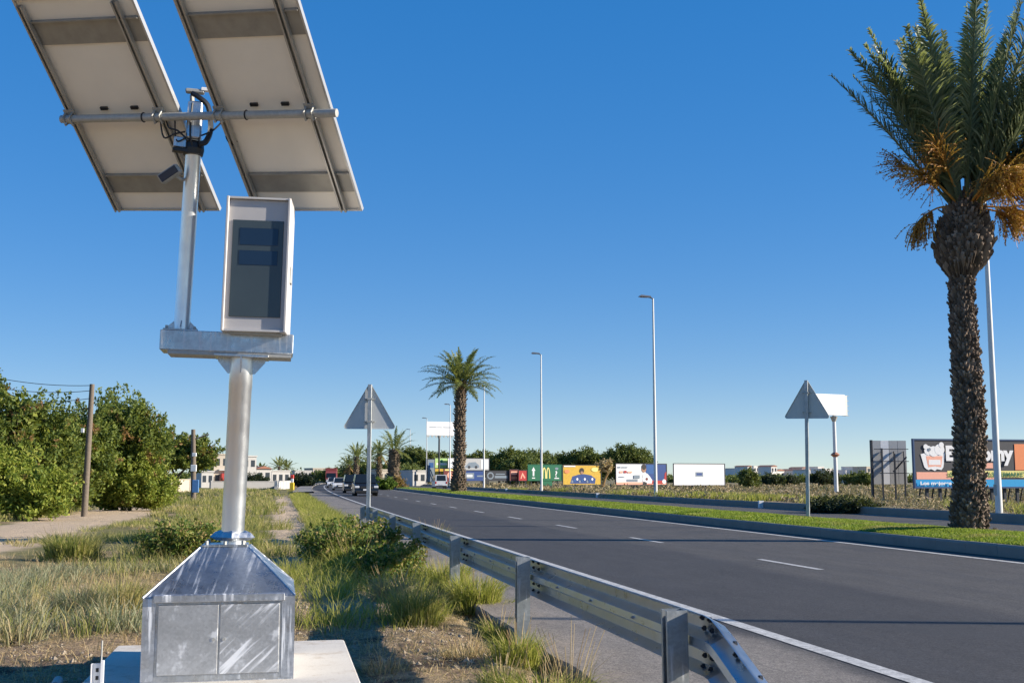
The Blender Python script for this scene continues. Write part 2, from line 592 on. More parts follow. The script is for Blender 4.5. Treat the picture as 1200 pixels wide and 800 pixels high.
class MB:
    def __init__(self):
        self.v, self.f, self.m = [], [], []
        self.M = None

    def add(self, verts, faces, mi=0):
        b = len(self.v)
        vs = np.asarray(verts, float)
        if self.M is not None:
            vs = vs @ self.M[:3, :3].T + self.M[:3, 3]
        self.v += [tuple(x) for x in vs]
        self.f += [tuple(b + i for i in f) for f in faces]
        self.m += [mi] * len(faces)
        return self

    def box(self, x0, x1, y0, y1, z0, z1, mi=0):
        v = [(x, y, z) for z in (z0, z1) for y in (y0, y1) for x in (x0, x1)]
        return self.add(v, [(0, 2, 3, 1), (4, 5, 7, 6), (0, 1, 5, 4), (2, 6, 7, 3), (0, 4, 6, 2), (1, 3, 7, 5)], mi)

    def bbox(self, x0, x1, y0, y1, z0, z1, b=.004, mi=0):
        """box with bevelled vertical and top/bottom edges (three stacked octagon-like rings)"""
        def ring(e, z):
            return [(x0 + e + b, y0 + e, z), (x1 - e - b, y0 + e, z), (x1 - e, y0 + e + b, z), (x1 - e, y1 - e - b, z),
                    (x1 - e - b, y1 - e, z), (x0 + e + b, y1 - e, z), (x0 + e, y1 - e - b, z), (x0 + e, y0 + e + b, z)]
        v = ring(b, z0) + ring(0, z0 + b) + ring(0, z1 - b) + ring(b, z1)
        f = [tuple(range(7, -1, -1)), tuple(range(24, 32))]
        for k in range(3):
            for i in range(8):
                j = (i + 1) % 8
                f.append((k * 8 + i, k * 8 + j, k * 8 + 8 + j, k * 8 + 8 + i))
        return self.add(v, f, mi)

    def cyl(self, p0, p1, r0, r1=None, n=16, caps=True, mi=0):
        r1 = r0 if r1 is None else r1
        return self.tube([p0, p1], [r0, r1], n, caps, mi)

    def tube(self, pts, rad, n=8, caps=True, mi=0):
        pts = [np.asarray(p, float) for p in pts]
        if not hasattr(rad, '__len__'):
            rad = [rad] * len(pts)
        v, f = [], []
        up = None
        for i, p in enumerate(pts):
            a = pts[max(0, i - 1)]; b = pts[min(len(pts) - 1, i + 1)]
            dr = (b - a) / (np.linalg.norm(b - a) + 1e-12)
            if up is None:
                up = np.array([0, 0, 1.]) if abs(dr[2]) < .9 else np.array([1., 0, 0])
            sx = np.cross(dr, up); sx /= np.linalg.norm(sx) + 1e-12
            up = np.cross(sx, dr)
            for k in range(n):
                a_ = 2 * math.pi * k / n
                v.append(p + rad[i] * (math.cos(a_) * sx + math.sin(a_) * up))
        for i in range(len(pts) - 1):
            for k in range(n):
                j = (k + 1) % n
                f.append((i * n + k, i * n + j, i * n + n + j, i * n + n + k))
        if caps:
            f.append(tuple(range(n - 1, -1, -1)))
            f.append(tuple(range((len(pts) - 1) * n, len(pts) * n)))
        return self.add(v, f, mi)

    def prism(self, poly, a, b, axis='y', mi=0):
        """extrude a polygon; axis y: poly is (x,z); axis x: poly is (y,z); axis z: poly is (x,y)"""
        def mk(p, w):
            return {'y': (p[0], w, p[1]), 'x': (w, p[0], p[1]), 'z': (p[0], p[1], w)}[axis]
        n = len(poly)
        v = [mk(p, a) for p in poly] + [mk(p, b) for p in poly]
        f = [tuple(range(n)), tuple(range(2 * n - 1, n - 1, -1))]
        f += [(i, i + n, (i + 1) % n + n, (i + 1) % n) for i in range(n)]
        return self.add(v, f, mi)

    def hexa(self, v8, mi=0):
        return self.add(v8, [(0, 3, 2, 1), (4, 5, 6, 7), (0, 1, 5, 4), (1, 2, 6, 5), (2, 3, 7, 6), (3, 0, 4, 7)], mi)

    def arr(self, V, F, mi=0):
        return self.add(V, F, mi)

    def build(self, name, mats, parent=None, smooth=False, loc=None, kind=None, label=None, fix=True):
        me = bpy.data.meshes.new(name)
        me.from_pydata(self.v, [], self.f)
        for k in (mats if isinstance(mats, (list, tuple)) else [mats]):
            me.materials.append(MATS[k])
        if len(set(self.m)) > 1:
            me.polygons.foreach_set('material_index', self.m)
        if fix:
            import bmesh
            bm = bmesh.new(); bm.from_mesh(me)
            bmesh.ops.recalc_face_normals(bm, faces=bm.faces)
            bm.to_mesh(me); bm.free()
        if smooth:
            me.polygons.foreach_set('use_smooth', [True] * len(me.polygons))
            try:
                me.set_sharp_from_angle(angle=R(40))
            except Exception:
                pass
        me.update()
        return link(name, me, parent, loc, kind, label)


def link(name, me, parent=None, loc=None, kind=None, label=None):
    o = bpy.data.objects.new(name, me)
    COL.objects.link(o)
    if parent is not None:
        o.parent = parent
    if loc is not None:
        o.location = loc
    if kind:
        o['kind'] = kind
    if label:
        o['label'] = label
    return o


def bigmesh(name, V, quads=None, tris=None, mat=None, parent=None, loc=None, kind=None, smooth=False):
    me = bpy.data.meshes.new(name)
    V = np.asarray(V, np.float32)
    me.vertices.add(len(V))
    me.vertices.foreach_set('co', V.ravel())
    parts, tot = [], []
    if quads is not None and len(quads):
        parts.append(np.asarray(quads, np.int32).ravel()); tot += [np.full(len(quads), 4, np.int32)]
    if tris is not None and len(tris):
        parts.append(np.asarray(tris, np.int32).ravel()); tot += [np.full(len(tris), 3, np.int32)]
    idx = np.concatenate(parts); tot = np.concatenate(tot)
    me.loops.add(len(idx)); me.loops.foreach_set('vertex_index', idx)
    me.polygons.add(len(tot))
    st = np.concatenate([[0], np.cumsum(tot)[:-1]]).astype(np.int32)
    me.polygons.foreach_set('loop_start', st)
    try:
        me.polygons.foreach_set('loop_total', tot)
    except Exception:
        pass
    me.polygons.foreach_set('use_smooth', np.full(len(tot), bool(smooth)))
    if mat:
        me.materials.append(MATS[mat])
    me.update(calc_edges=True)
    me.validate()
    return link(name, me, parent, loc, kind)


def thing(name, label, cat, loc=(0, 0, 0), rotz=0.0, group=None):
    o = bpy.data.objects.new(name, None)
    COL.objects.link(o)
    o.empty_display_size = .2
    o.location = tuple(float(x) for x in loc)
    o.rotation_euler = (0, 0, rotz)
    return tag(o, label, cat, group)


def tag(o, label, cat, group=None):
    o['label'] = label
    o['category'] = cat
    if group:
        o['group'] = group
    return o


def structure(o):
    o['kind'] = 'structure'
    return o


def unit(v):
    return v / (np.linalg.norm(v, axis=-1, keepdims=True) + 1e-9)


def blades(P, h, w, lean, az, bend=.5):
    """grass blades: P (N,3), each a quad and a tip triangle"""
    n = len(P)
    dirv = np.stack([np.cos(az), np.sin(az), np.zeros(n)], 1)
    side = np.stack([-np.sin(az), np.cos(az), np.zeros(n)], 1) * (w * .5)[:, None]
    tw = rng.uniform(0, math.pi, n)
    side = side * np.cos(tw)[:, None] + dirv * (w * .5 * np.sin(tw))[:, None]
    mid = P + dirv * (lean * h * .38)[:, None]
    mid[:, 2] += h * .55
    tip = P + dirv * (lean * h * (.38 + .62 + bend * .4))[:, None]
    tip[:, 2] += h * (1 - .35 * np.clip(lean, 0, 1.6))
    V = np.stack([P - side, P + side, mid + side * .75, mid - side * .75, tip], 1).reshape(-1, 3)
    b = np.arange(n)[:, None] * 5
    return V, b + np.array([0, 1, 2, 3]), b + np.array([3, 2, 4])


def leaves(C, size, up=.3, aspect=.5, axis=None):
    """leaf quads (kite shape) round centres C"""
    n = len(C)
    d = rng.normal(size=(n, 3))
    d[:, 2] += up
    if axis is not None:
        d = d + axis * 1.1
    d = unit(d)
    r = rng.normal(size=(n, 3))
    s = unit(np.cross(d, r))
    L = (size * rng.uniform(.65, 1.25, n))[:, None]
    nrm = np.cross(d, s)
    a = C - d * L * .5
    b = C + d * L * .05 + s * L * aspect * .5 + nrm * L * .08
    c = C + d * L * .5
    e = C + d * L * .05 - s * L * aspect * .5 + nrm * L * .08
    V = np.stack([a, b, c, e], 1).reshape(-1, 3)
    return V, np.arange(n)[:, None] * 4 + np.array([0, 1, 2, 3])


def catmesh(chunks):
    Vs, Qs, Ts, b = [], [], [], 0
    for V, Q, T in chunks:
        Vs.append(V)
        if Q is not None:
            Qs.append(Q + b)
        if T is not None:
            Ts.append(T + b)
        b += len(V)
    return np.concatenate(Vs), (np.concatenate(Qs) if Qs else None), (np.concatenate(Ts) if Ts else None)


def text_mesh(txt, size, mat, parent, loc, rot=(0, 0, 0), bold=0.0, ext=.004, name='lettering', align='LEFT', sx=1.0):
    cu = bpy.data.curves.new(name, 'FONT')
    cu.body = txt
    cu.size = size
    cu.offset = bold
    cu.extrude = ext
    cu.align_x = align
    to = bpy.data.objects.new(name + '_src', cu)
    COL.objects.link(to)
    me = bpy.data.meshes.new_from_object(to)
    bpy.data.objects.remove(to, do_unlink=True)
    me.name = name
    me.materials.clear()
    me.materials.append(MATS[mat])
    o = link(name, me, parent, loc)
    o.rotation_euler = rot
    o.scale = (sx, 1, 1)
    return o



# ================================================================== the setting
def strip(name, s_arr, prof, mat, parent=None, bend=True):
    """sweep a list of (t, z) along the road"""
    V, Q = [], []
    n = len(prof)
    for s in s_arr:
        for t, z in prof:
            V.append(RC(s, t, z) if bend else RD(s, t, z))
    for i in range(len(s_arr) - 1):
        for k in range(n - 1):
            Q.append((i * n + k, i * n + k + 1, (i + 1) * n + k + 1, (i + 1) * n + k))
    return bigmesh(name, np.array(V), np.array(Q), None, mat, parent)


def make_ground():
    ts = np.concatenate([-np.geomspace(2200, 14, 16), np.arange(-12, -4, .35), np.arange(-4, 1.7, .085), np.arange(1.7, EDGE + .02, .05),
                         [EDGE + .06, 4, 8, 12, 16, 20, 22.5, 22.63], np.arange(23, 36, .8), np.geomspace(36, 3000, 22)])
    ss = np.concatenate([[-60, -20, 0], np.arange(3, 6, .4), np.arange(6, 19, .085), np.arange(19, 40, .3), np.geomspace(40, 160, 45), np.geomspace(165, 4500, 24)])
    S, T = np.meshgrid(ss, ts, indexing='ij')
    Z = ground_z(S, T)
    X = S * D2[0] + T * N2[0]; Y = S * D2[1] + T * N2[1]
    V = np.stack([X, Y, Z], -1).reshape(-1, 3)
    a, b = S.shape
    I = np.arange(a * b).reshape(a, b)
    Q = np.stack([I[:-1, :-1], I[:-1, 1:], I[1:, 1:], I[1:, :-1]], -1).reshape(-1, 4)
    return structure(bigmesh('ground', V, Q, None, 'dry_ground', smooth=True))


make_ground()
SR = np.concatenate([np.arange(-30, 60, 3.), np.arange(60, 300, 6.), np.arange(300, 700, 25.)])
# broken edge of the asphalt slab wanders a little
edge_s = np.concatenate([np.arange(0, 40, .25), np.arange(40, 300, 6.)])
V, Q = [], []
for s in edge_s:
    e = EDGE + .06 * (vnoise(s * 1.3, 3.3, 5) - .5) + .03 * (vnoise(s * 5, 1.3, 6) - .5)
    for t, z in ((e + .03, -.16), (e, -.03), (e + .015, 0.0), (4.2, 0.0)):
        V.append(RC(float(s), float(t), z))
for i in range(len(edge_s) - 1):
    for k in range(3):
        Q.append((i * 4 + k, i * 4 + k + 1, i * 4 + 5 + k, i * 4 + 4 + k))
road = structure(bigmesh('road', np.array(V), np.array(Q), None, 'asphalt'))
strip('carriageway', np.concatenate([np.arange(0, 60, 3.), np.arange(60, 300, 6.), np.arange(300, 700, 25.)]), [(4.2, 0), (8.2, 0), (12.85, 0)], 'asphalt', road)
far_road = structure(strip('far_road', SR, [(15.7, -.002), (19.2, -.002), (22.5, -.002)], 'asphalt_far'))
strip('shoulder', np.arange(299, 700, 25.), [(2.2, -.004), (4.2, -.004)], 'asphalt', road)

# painted lines
def ribbon(name, s0, s1, t, w, parent, z=.005, step=3.0):
    n = max(2, int((s1 - s0) / step) + 1)
    sa = np.linspace(s0, s1, n)
    return strip(name, sa, [(t - w / 2, z), (t + w / 2, z)], 'road_paint', parent)


ribbon('edge_line', 1.0, 420, 4.36, .16, road)
ribbon('edge_line', 1.0, 420, 12.08, .16, road)
s0 = 16.75
for k in range(-2, 34):
    ribbon('lane_dash', s0 + 7.55 * k, s0 + 7.55 * k + 2.35, 8.2, .12, road, step=1.2)
for k in range(0, 24):
    ribbon('lane_dash', 14 + 7.55 * k, 16.3 + 7.55 * k, 19.1, .12, far_road, step=1.2)
ribbon('edge_line', -10, 420, 22.1, .14, far_road)
ribbon('edge_line', -10, 420, 16.25, .14, far_road)

# median strip with its kerbs
def median_z(t):
    return .212 + .075 * np.sin(np.clip((np.asarray(t, float) - 12.9) / 2.85, 0, 1) * math.pi)


mt = [12.89] + list(np.linspace(13.05, 15.5, 9)) + [15.74]
MS = np.concatenate([np.arange(-10, 60, 1.5), np.arange(60, 215, 5.)])
median = structure(strip('median', MS, [(t, float(median_z(t))) for t in mt], 'lawn_soil'))
st = MB().add([(-.075, -.498, -.10), (.075, -.498, -.10), (.075, -.498, .215), (-.045, -.498, .22), (-.075, -.498, .18),
               (-.075, .498, -.10), (.075, .498, -.10), (.075, .498, .215), (-.045, .498, .22), (-.075, .498, .18)],
              [(0, 1, 2, 3, 4), (9, 8, 7, 6, 5)] + [(i, i + 5, (i + 1) % 5 + 5, (i + 1) % 5) for i in range(5)])
kb = st.build('kerb_stone', 'kerb_concrete', median)


def kerb_run(proto, parent, s0, n, t, flip=False, sz=1.0):
    for k in range(n):
        s = s0 + k + .5
        o = proto if (k == 0 and proto.get('used') is None) else proto.copy()
        if o is not proto:
            COL.objects.link(o)
        if 'used' in o:
            del o['used']
        o.parent = parent
        p = RC(s, t, 0)
        o.location = (p[0], p[1], .006 * (vnoise(s * 1.7, t, 9) - .5) * 1.0)
        hd = YAW + math.atan(2 * 1.25e-4 * max(0, s - 45)) * -1
        o.rotation_euler = (0, 0, hd + (math.pi if flip else 0) + .004 * random.uniform(-1, 1))
        o.scale = (1, 1, sz)
    proto['used'] = 1


kerb_run(kb, median, 11, 75, 12.815)
strip('kerb_run', np.arange(86, 216, 5.), [(12.74, -.05), (12.74, .18), (12.78, .22), (12.89, .215)], 'kerb_concrete', median)
strip('kerb_run', np.concatenate([np.arange(-10, 60, 3.), np.arange(60, 215, 5.)]), [(15.75, .205), (15.86, .215), (15.90, .18), (15.90, -.05)], 'kerb_concrete', median)
strip('kerb_run', [-9.9, 11], [(12.74, -.05), (12.74, .18), (12.78, .22), (12.89, .215)], 'kerb_concrete', median)
far_kerb = structure(strip('far_kerb', np.concatenate([np.arange(-10, 20, 3.), [20]]), [(22.50, -.05), (22.50, .24), (22.54, .29), (22.68, .285), (22.68, .0)], 'kerb_concrete'))
kb2 = kb.copy(); COL.objects.link(kb2)
for q in ('used',):
    if q in kb2:
        del kb2[q]
kerb_run(kb2, far_kerb, 20, 80, 22.575, sz=1.33)
strip('kerb_run', np.concatenate([np.arange(100, 300, 5.)]), [(22.50, -.05), (22.50, .24), (22.54, .29), (22.68, .285), (22.68, -.1)], 'kerb_concrete', far_kerb)
for o in (kb, kb2):
    if 'used' in o:
        del o['used']
# raised kerb and footway where the verge ends, far down on the left
footway = structure(strip('footway', np.arange(112, 330, 6.), [(.6, .10), (2.5, .12)], 'kerb_concrete'))
strip('kerb_run', np.arange(112, 330, 6.), [(2.62, -.05), (2.62, .10), (2.58, .13), (2.5, .125)], 'kerb_concrete', footway)

# lawn on the median: uncountable blades
def lawn():
    ch = []
    for s0_, s1_, n, h in ((13, 30, 70000, .050), (30, 60, 60000, .062), (60, 130, 30000, .085)):
        s = rng.uniform(s0_, s1_, n); t = rng.uniform(12.9, 15.72, n)
        keep = vnoise(s * .5, t * .9, 4) + .35 * rng.random(n) > .36
        s, t = s[keep], t[keep]
        tt = t + curve(s)
        P = np.stack([s * D2[0] + tt * N2[0], s * D2[1] + tt * N2[1], median_z(t) - .005], 1)
        m = len(P)
        hh = h * rng.uniform(.5, 1.25, m) * (.6 + .8 * vnoise(s * 1.1, t * 1.7, 8))
        ch.append(blades(P, hh, rng.uniform(.008, .02, m) * (1 + s / 45), rng.uniform(.1, .9, m), rng.uniform(0, 6.28, m)))
    V, Q, T = catmesh(ch)
    o = bigmesh('median_grass', V, Q, T, 'lawn', kind='stuff')
    tag(o, 'short bright green lawn growing on the median strip', 'grass')


lawn()

# ================================================================== speed camera post
def Mtx(loc=(0, 0, 0), rz=0.0, lean=0.0, rx=0.0):
    """lean: top goes towards local +x"""
    m = Matrix.Translation(loc) @ Matrix.Rotation(rz, 4, 'Z') @ Matrix.Rotation(lean, 4, 'Y') @ Matrix.Rotation(rx, 4, 'X')
    return np.array(m)


def bolt_ring(mb, pts, axis, r=.012, h=.012):
    for p in pts:
        p = np.asarray(p, float)
        mb.cyl(p, p + np.asarray(axis, float) * h, r, r, 6)


CAB_S, CAB_T, CAB_W, CAB_D = 8.84, -.385, 1.01, 1.16
PYO = .09                             # hopper top and column stand a little behind the middle
base = RD(CAB_S, CAB_T, 0)
PL_Z = .035
# concrete plinth
sl_ = MB(); sl_.M = Mtx((0, 0, 0), YAW)
sl_.bbox(-.90, .955, -1.25, 1.31, -.30, PL_Z, .014)
plinth = sl_.build('concrete_plinth', 'plinth_concrete', None, loc=tuple(base))
tag(plinth, 'pale concrete plinth under the galvanised cabinet of the speed camera', 'plinth')

unitx = thing('speed_camera', 'solar powered speed camera post on flared galvanised steel cabinet', 'speed camera', base)
F0 = Mtx((0, 0, PL_Z), YAW)          # cabinet frame; x across the road, y along it (front is -y)
W, Dp, HB = CAB_W / 2, CAB_D / 2, .560
HT, PW = .865, .175                   # top of the hopper and its half width
mb = MB(); mb.M = F0
b_ = .006
ring0 = [(-W, -Dp, 0), (W, -Dp, 0), (W, Dp, 0), (-W, Dp, 0)]
ring1 = [(-W, -Dp, HB), (W, -Dp, HB), (W, Dp, HB), (-W, Dp, HB)]
mb.add(ring0 + ring1, [(0, 1, 5, 4), (1, 2, 6, 5), (2, 3, 7, 6), (3, 0, 4, 7), (3, 2, 1, 0)])
cab = mb.build('base_cabinet', 'steel_streak', unitx, fix=False)
mb = MB(); mb.M = F0
ring2 = [(-PW, -PW + PYO, HT), (PW, -PW + PYO, HT), (PW, PW + PYO, HT), (-PW, PW + PYO, HT)]
r1 = [(x * 1.004, y * 1.004, z + .001) for x, y, z in ring1]
mb.add(r1 + ring2, [(0, 1, 5, 4), (1, 2, 6, 5), (2, 3, 7, 6), (3, 0, 4, 7), (4, 5, 6, 7), (3, 2, 1, 0)])
mb.build('hopper_roof', 'steel', unitx)
# folded edge strips on the hopper's hips and a lip above the doors
for sx, sy in ((-1, -1), (1, -1), (1, 1), (-1, 1)):
    mb = MB(); mb.M = F0
    a = np.array([sx * W * 1.004, sy * Dp * 1.004, HB + .002]); c = np.array([sx * PW, sy * PW + PYO, HT])
    mb.tube([a, c], [.006, .006], 6)
    mb.build('hip_seam', 'steel_streak', unitx)
for sx in (-1, 1):
    mb = MB(); mb.M = F0
    mb.box(sx * W - .0 if sx < 0 else W - .085, -W + .085 if sx < 0 else W, -Dp - .006, -Dp - .0005, .012, HB - .004)
    mb.build('corner_strip', 'steel_streak', unitx)
mb = MB(); mb.M = F0
mb.bbox(-W + .07, W - .07, -Dp - .028, -Dp + .01, HB - .030, HB + .022, .005)
mb.build('door_lip', 'steel_streak', unitx)
mb = MB(); mb.M = F0
mb.box(-W + .087, W - .087, -Dp - .004, -Dp - .0005, .012, HB - .035)
mb.build('door_frame', 'steel', unitx)
for sx in (-1, 1):
    mb = MB(); mb.M = None
    mb.bbox(-.198, .198, -.004, .004, -.232, .232, .003)
    d_ = mb.build('cabinet_door', 'door_plain' if sx < 0 else 'door_streak', unitx)
    d_.matrix_local = Matrix(F0) @ Matrix.Translation((sx * .2045, -Dp - .0085, .280))
    k_ = MB()
    k_.cyl((-sx * .17, -.004, .0), (-sx * .17, -.009, .0), .012, n=10)
    k_.build('lock', 'steel_dull', d_)
# neck: two flange plates with bolts
PX = .045                             # the column stands a little right of the middle
mb = MB(); mb.M = F0
mb.bbox(-PW + .01, PW - .01, -PW + .01 + PYO, PW - .01 + PYO, HT + .001, HT + .018, .004)
mb.build('neck_plate', 'steel', unitx)
for x in (-.13, 0, .13):
    for y in (-.13, .13):
        mb = MB(); mb.M = F0
        bolt_ring(mb, [(x, y + PYO, HT + .016)], (0, 0, 1), .014, .03)
        mb.build('anchor_bolt', 'steel_dull', unitx)
LEAN = R(1.4)
FC = F0 @ Mtx((PX, PYO, HT + .01), 0, LEAN)         # column frame
mb = MB(); mb.M = FC
mb.tube([(0, 0, .03), (0, 0, .055), (0, 0, .09), (0, 0, .105)], [.115, .165, .13, .095], 4, True)
fl = mb.build('collar', 'steel', unitx)
CH = 1.395                            # column length
mb = MB(); mb.M = FC
mb.tube([(0, 0, 0), (0, 0, CH - .24), (0, 0, CH - .235), (0, 0, CH)], [.084, .084, .0865, .0865], 40)
mb.build('column', 'steel_pole', unitx, smooth=True)
# head plate with gussets
mb = MB(); mb.M = FC
mb.bbox(-.20, .20, -.15, .15, CH - .004, CH + .016, .004)
mb.build('head_plate', 'steel', unitx)
for k in range(4):
    mb = MB(); mb.M = FC @ Mtx((0, 0, 0), R(90 * k))
    mb.prism([(.082, CH - .006), (.175, CH - .006), (.175, CH - .03), (.10, CH - .12), (.082, CH - .12)], -.005, .005)
    mb.build('gusset', 'steel', unitx)
# cross beam: a deep channel box
FB = FC @ Mtx((0, 0, CH + .016), 0, R(-.4))
BL, BR_ = -.592, .378
mb = MB(); mb.M = FB
mb.bbox(BL, BR_, -.15, .15, .012, .160, .005)
mb.build('cross_beam', 'steel', unitx)
mb = MB(); mb.M = FB
mb.box(BL + .06, BR_ - .012, -.142, .142, -.016, .0125)
mb.build('beam_flange', 'steel_dull', unitx)
# upper mast
FU = FB @ Mtx((-.452, .0, .160), 0, R(.75))
mb = MB(); mb.M = FU
mb.bbox(-.125, .125, -.125, .125, 0, .014, .004)
mb.build('mast_plate', 'steel', unitx)
for k in range(4):
    mb = MB(); mb.M = FU @ Mtx((0, 0, 0), R(90 * k))
    mb.prism([(.058, .012), (.118, .012), (.118, .028), (.058, .085)], -.004, .004)
    mb.build('gusset', 'steel', unitx)
for x in (-.1, .1):
    for y in (-.1, .1):
        mb = MB(); mb.M = FU
        bolt_ring(mb, [(x, y, .012)], (0, 0, 1), .012, .025)
        mb.build('anchor_bolt', 'steel_dull', unitx)
MASTH = 1.50
mb = MB(); mb.M = FU
mb.tube([(0, 0, .01), (0, 0, MASTH - .13), (0, 0, MASTH - .125), (0, 0, MASTH)], [.059, .059, .0615, .0615], 32)
mb.build('mast', 'steel_pole', unitx, smooth=True)

# camera housing: hood frame, recessed face, dark glass with two windows
FH = FB @ Mtx((.098, -.10, .150), R(-5.0), R(0.0))
hw, hd, hh = .237, .19, 1.02
mb = MB(); mb.M = FH
mb.box(-hw + .02, hw - .02, -hd + .034, hd, .02, hh - .02)
hous = mb.build('camera_housing', 'housing_grey', unitx)
mb = MB(); mb.M = FH
mb.bbox(-hw, -hw + .020, -hd, hd + .01, .004, hh, .004)
mb.bbox(hw - .020, hw, -hd, hd + .01, .004, hh, .004)
mb.box(-hw + .020, hw - .020, -hd + .006, hd + .01, hh - .016, hh - .002)
mb.box(-hw + .020, hw - .020, -hd + .006, hd + .01, .006, .020)
hood = mb.build('hood', 'housing_side', unitx)
mb = MB(); mb.M = FH
mb.bbox(-hw + .050, hw - .048, -hd + .025, -hd + .0335, .115, .845, .003)
gl = mb.build('glass_panel', 'glass_dark', unitx)
for z0, z1 in ((.655, .785), (.505, .615)):
    mb = MB(); mb.M = FH
    mb.bbox(-hw + .105, hw - .085, -hd + .0225, -hd + .0255, z0, z1, .002)
    mb.build('lens_window', 'glass_window', gl)
mb = MB(); mb.M = FH
mb.bbox(hw - .001, hw + .010, -.02, .06, .40, .53, .004)
mb.build('latch', 'steel_dull', unitx)
mb = MB(); mb.M = FH
mb.box(-hw + .06, hw - .04, -hd + .05, hd - .02, -.010, .006)
mb.build('housing_foot', 'steel_dull', unitx)

# solar panels on a cross tube, fitted from the picture
TC = np.array([-2.44, 8.45, 4.114])
FT = np.array(Matrix.Translation(tuple(TC)) @ Matrix.Rotation(.062, 4, 'Y') @ Matrix.Rotation(R(-14.6), 4, 'Z') @ Matrix.Rotation(R(51.2), 4, 'X'))
FT = np.array(Matrix.Translation(tuple(-base))) @ FT      # local to the post's empty
u_l, u_r = -1.116, 1.204
mb = MB(); mb.M = FT
mb.tube([(u_l, 0, 0), (u_r, 0, 0)], [.031, .031], 20)
mb.build('cross_tube', 'steel_dull', unitx, smooth=True)
VB, VT = -.945, .985
for pi, (ua, ub) in enumerate(((-1.10, -.115), (.195, 1.135))):
    mb = MB(); mb.M = FT
    mb.box(ua + .012, ub - .012, .083, .0915, VB + .012, VT - .012)
    pn = mb.build('solar_panel', 'panel_back', unitx)
    mb = MB(); mb.M = FT
    mb.box(ua + .014, ub - .014, .092, .098, VB + .014, VT - .014)
    mb.build('cell_glass', 'panel_glass', pn)
    mb = MB(); mb.M = FT
    t_ = .016
    mb.box(ua, ub, .064, .100, VB, VB + t_); mb.box(ua, ub, .064, .100, VT - t_, VT)
    mb.box(ua, ua + t_, .0642, .0998, VB + t_, VT - t_); mb.box(ub - t_, ub, .0642, .0998, VB + t_, VT - t_)
    mb.build('frame', 'panel_frame', pn)
    for v0, v1 in ((-.76, -.575), (.60, .80)):
        mb = MB(); mb.M = FT
        mb.box(ua + .02, ub - .02, .070, .082, v0, v1)
        mb.box(ua + .02, ub - .02, .050, .0705, v1 - .012, v1)
        mb.build('tin_strip', 'strip_tin', pn)
    for ur in (ua + .055, ub - .145):
        mb = MB(); mb.M = FT
        v0, v1 = VB + .012, VT - .05
        mb.box(ur - .024, ur + .024, .058, .063, v0, v1)
        mb.box(ur - .024, ur - .019, .028, .0582, v0, v1)
        mb.box(ur + .019, ur + .024, .028, .0582, v0, v1)
        mb.box(ur - .019, ur - .010, .028, .032, v0, v1)
        mb.box(ur + .010, ur + .019, .028, .032, v0, v1)
        mb.build('mounting_rail', 'rail_alu', pn)
        mb = MB(); mb.M = FT
        mb.tube([(ur - .03, .032, .042), (ur - .03, -.036, .034), (ur - .03, -.036, -.034), (ur - .03, .032, -.042)], .008, 6)
        mb.tube([(ur + .03, .032, .042), (ur + .03, -.036, .034), (ur + .03, -.036, -.034), (ur + .03, .032, -.042)], .008, 6)
        mb.box(ur - .045, ur + .045, .026, .034, -.065, .065)
        mb.build('tube_clamp', 'steel_dull', unitx)
    if True:
        for q in (.35, .62):
            mb = MB(); mb.M = FT
            uu = ua + (ub - ua) * q
            mb.box(uu - .03, uu + .03, .064, .082, .03, .055)
            mb.build('junction_box', 'black_plastic', pn)
    for q in (.5,):
        mb = MB(); mb.M = FT
        uu = ua + (ub - ua) * (.72 if pi == 0 else .30)
        a_ = np.linspace(0, 2 * math.pi, 13)
        mb.tube([(uu, .034 * math.cos(k), .034 * math.sin(k)) for k in a_], .006, 5, False)
        mb.build('cable_tie', 'black_plastic', unitx)

# head of the mast: clamp box, cables, floodlight, antenna arm
head = np.linalg.inv(np.array(Matrix.Translation((0, 0, 0)))) @ FU
HB_ = FU @ Mtx((.005, -.045, MASTH), 0)
mb = MB(); mb.M = FU
mb.bbox(-.055, .055, -.105, .02, MASTH - .02, MASTH + .27, .010)
mb.build('clamp_box', 'steel', unitx)
mb = MB(); mb.M = FU
mb.tube([(-.03, -.02, MASTH + .26), (-.035, -.02, MASTH + .33), (0, -.02, MASTH + .36)], .018, 8)
mb.bbox(-.085, .055, -.05, .01, MASTH + .355, MASTH + .385, .006)
mb.build('antenna_arm', 'steel_dull', unitx)
mb = MB(); mb.M = FU
mb.bbox(.03, .09, -.055, -.015, MASTH + .372, MASTH + .40, .004)
mb.build('sensor', 'white_plastic', unitx)
cables = [
    ([(-.03, -.06, MASTH + .34), (.03, -.09, MASTH + .30), (.09, -.08, MASTH + .25), (.115, -.06, MASTH + .15), (.12, -.06, MASTH + .05), (.09, -.08, MASTH - .04), (.04, -.10, MASTH - .06)], .022),
    ([(-.02, -.11, MASTH + .25), (-.025, -.118, MASTH + .1), (-.02, -.112, MASTH - .02), (0, -.095, MASTH - .08)], .008),
    ([(-.22, -.02, MASTH + .17), (-.19, -.06, MASTH + .06), (-.12, -.09, MASTH + .03), (-.05, -.11, MASTH - .03)], .007),
    ([(-.26, -.02, MASTH + .14), (-.22, -.05, MASTH - .02), (-.14, -.09, MASTH + .0), (-.06, -.11, MASTH + .02)], .007),
    ([(.26, -.02, MASTH + .14), (.24, -.05, MASTH + .03), (.29, -.04, MASTH - .03), (.33, -.02, MASTH + .03), (.33, .0, MASTH + .10)], .009),
    ([(.2, -.02, MASTH + .15), (.14, -.07, MASTH + .06), (.06, -.11, MASTH - .0)], .007),
    ([(-.15, -.02, MASTH + .13), (-.12, -.10, MASTH - .05), (-.05, -.10, MASTH - .02)], .006)]
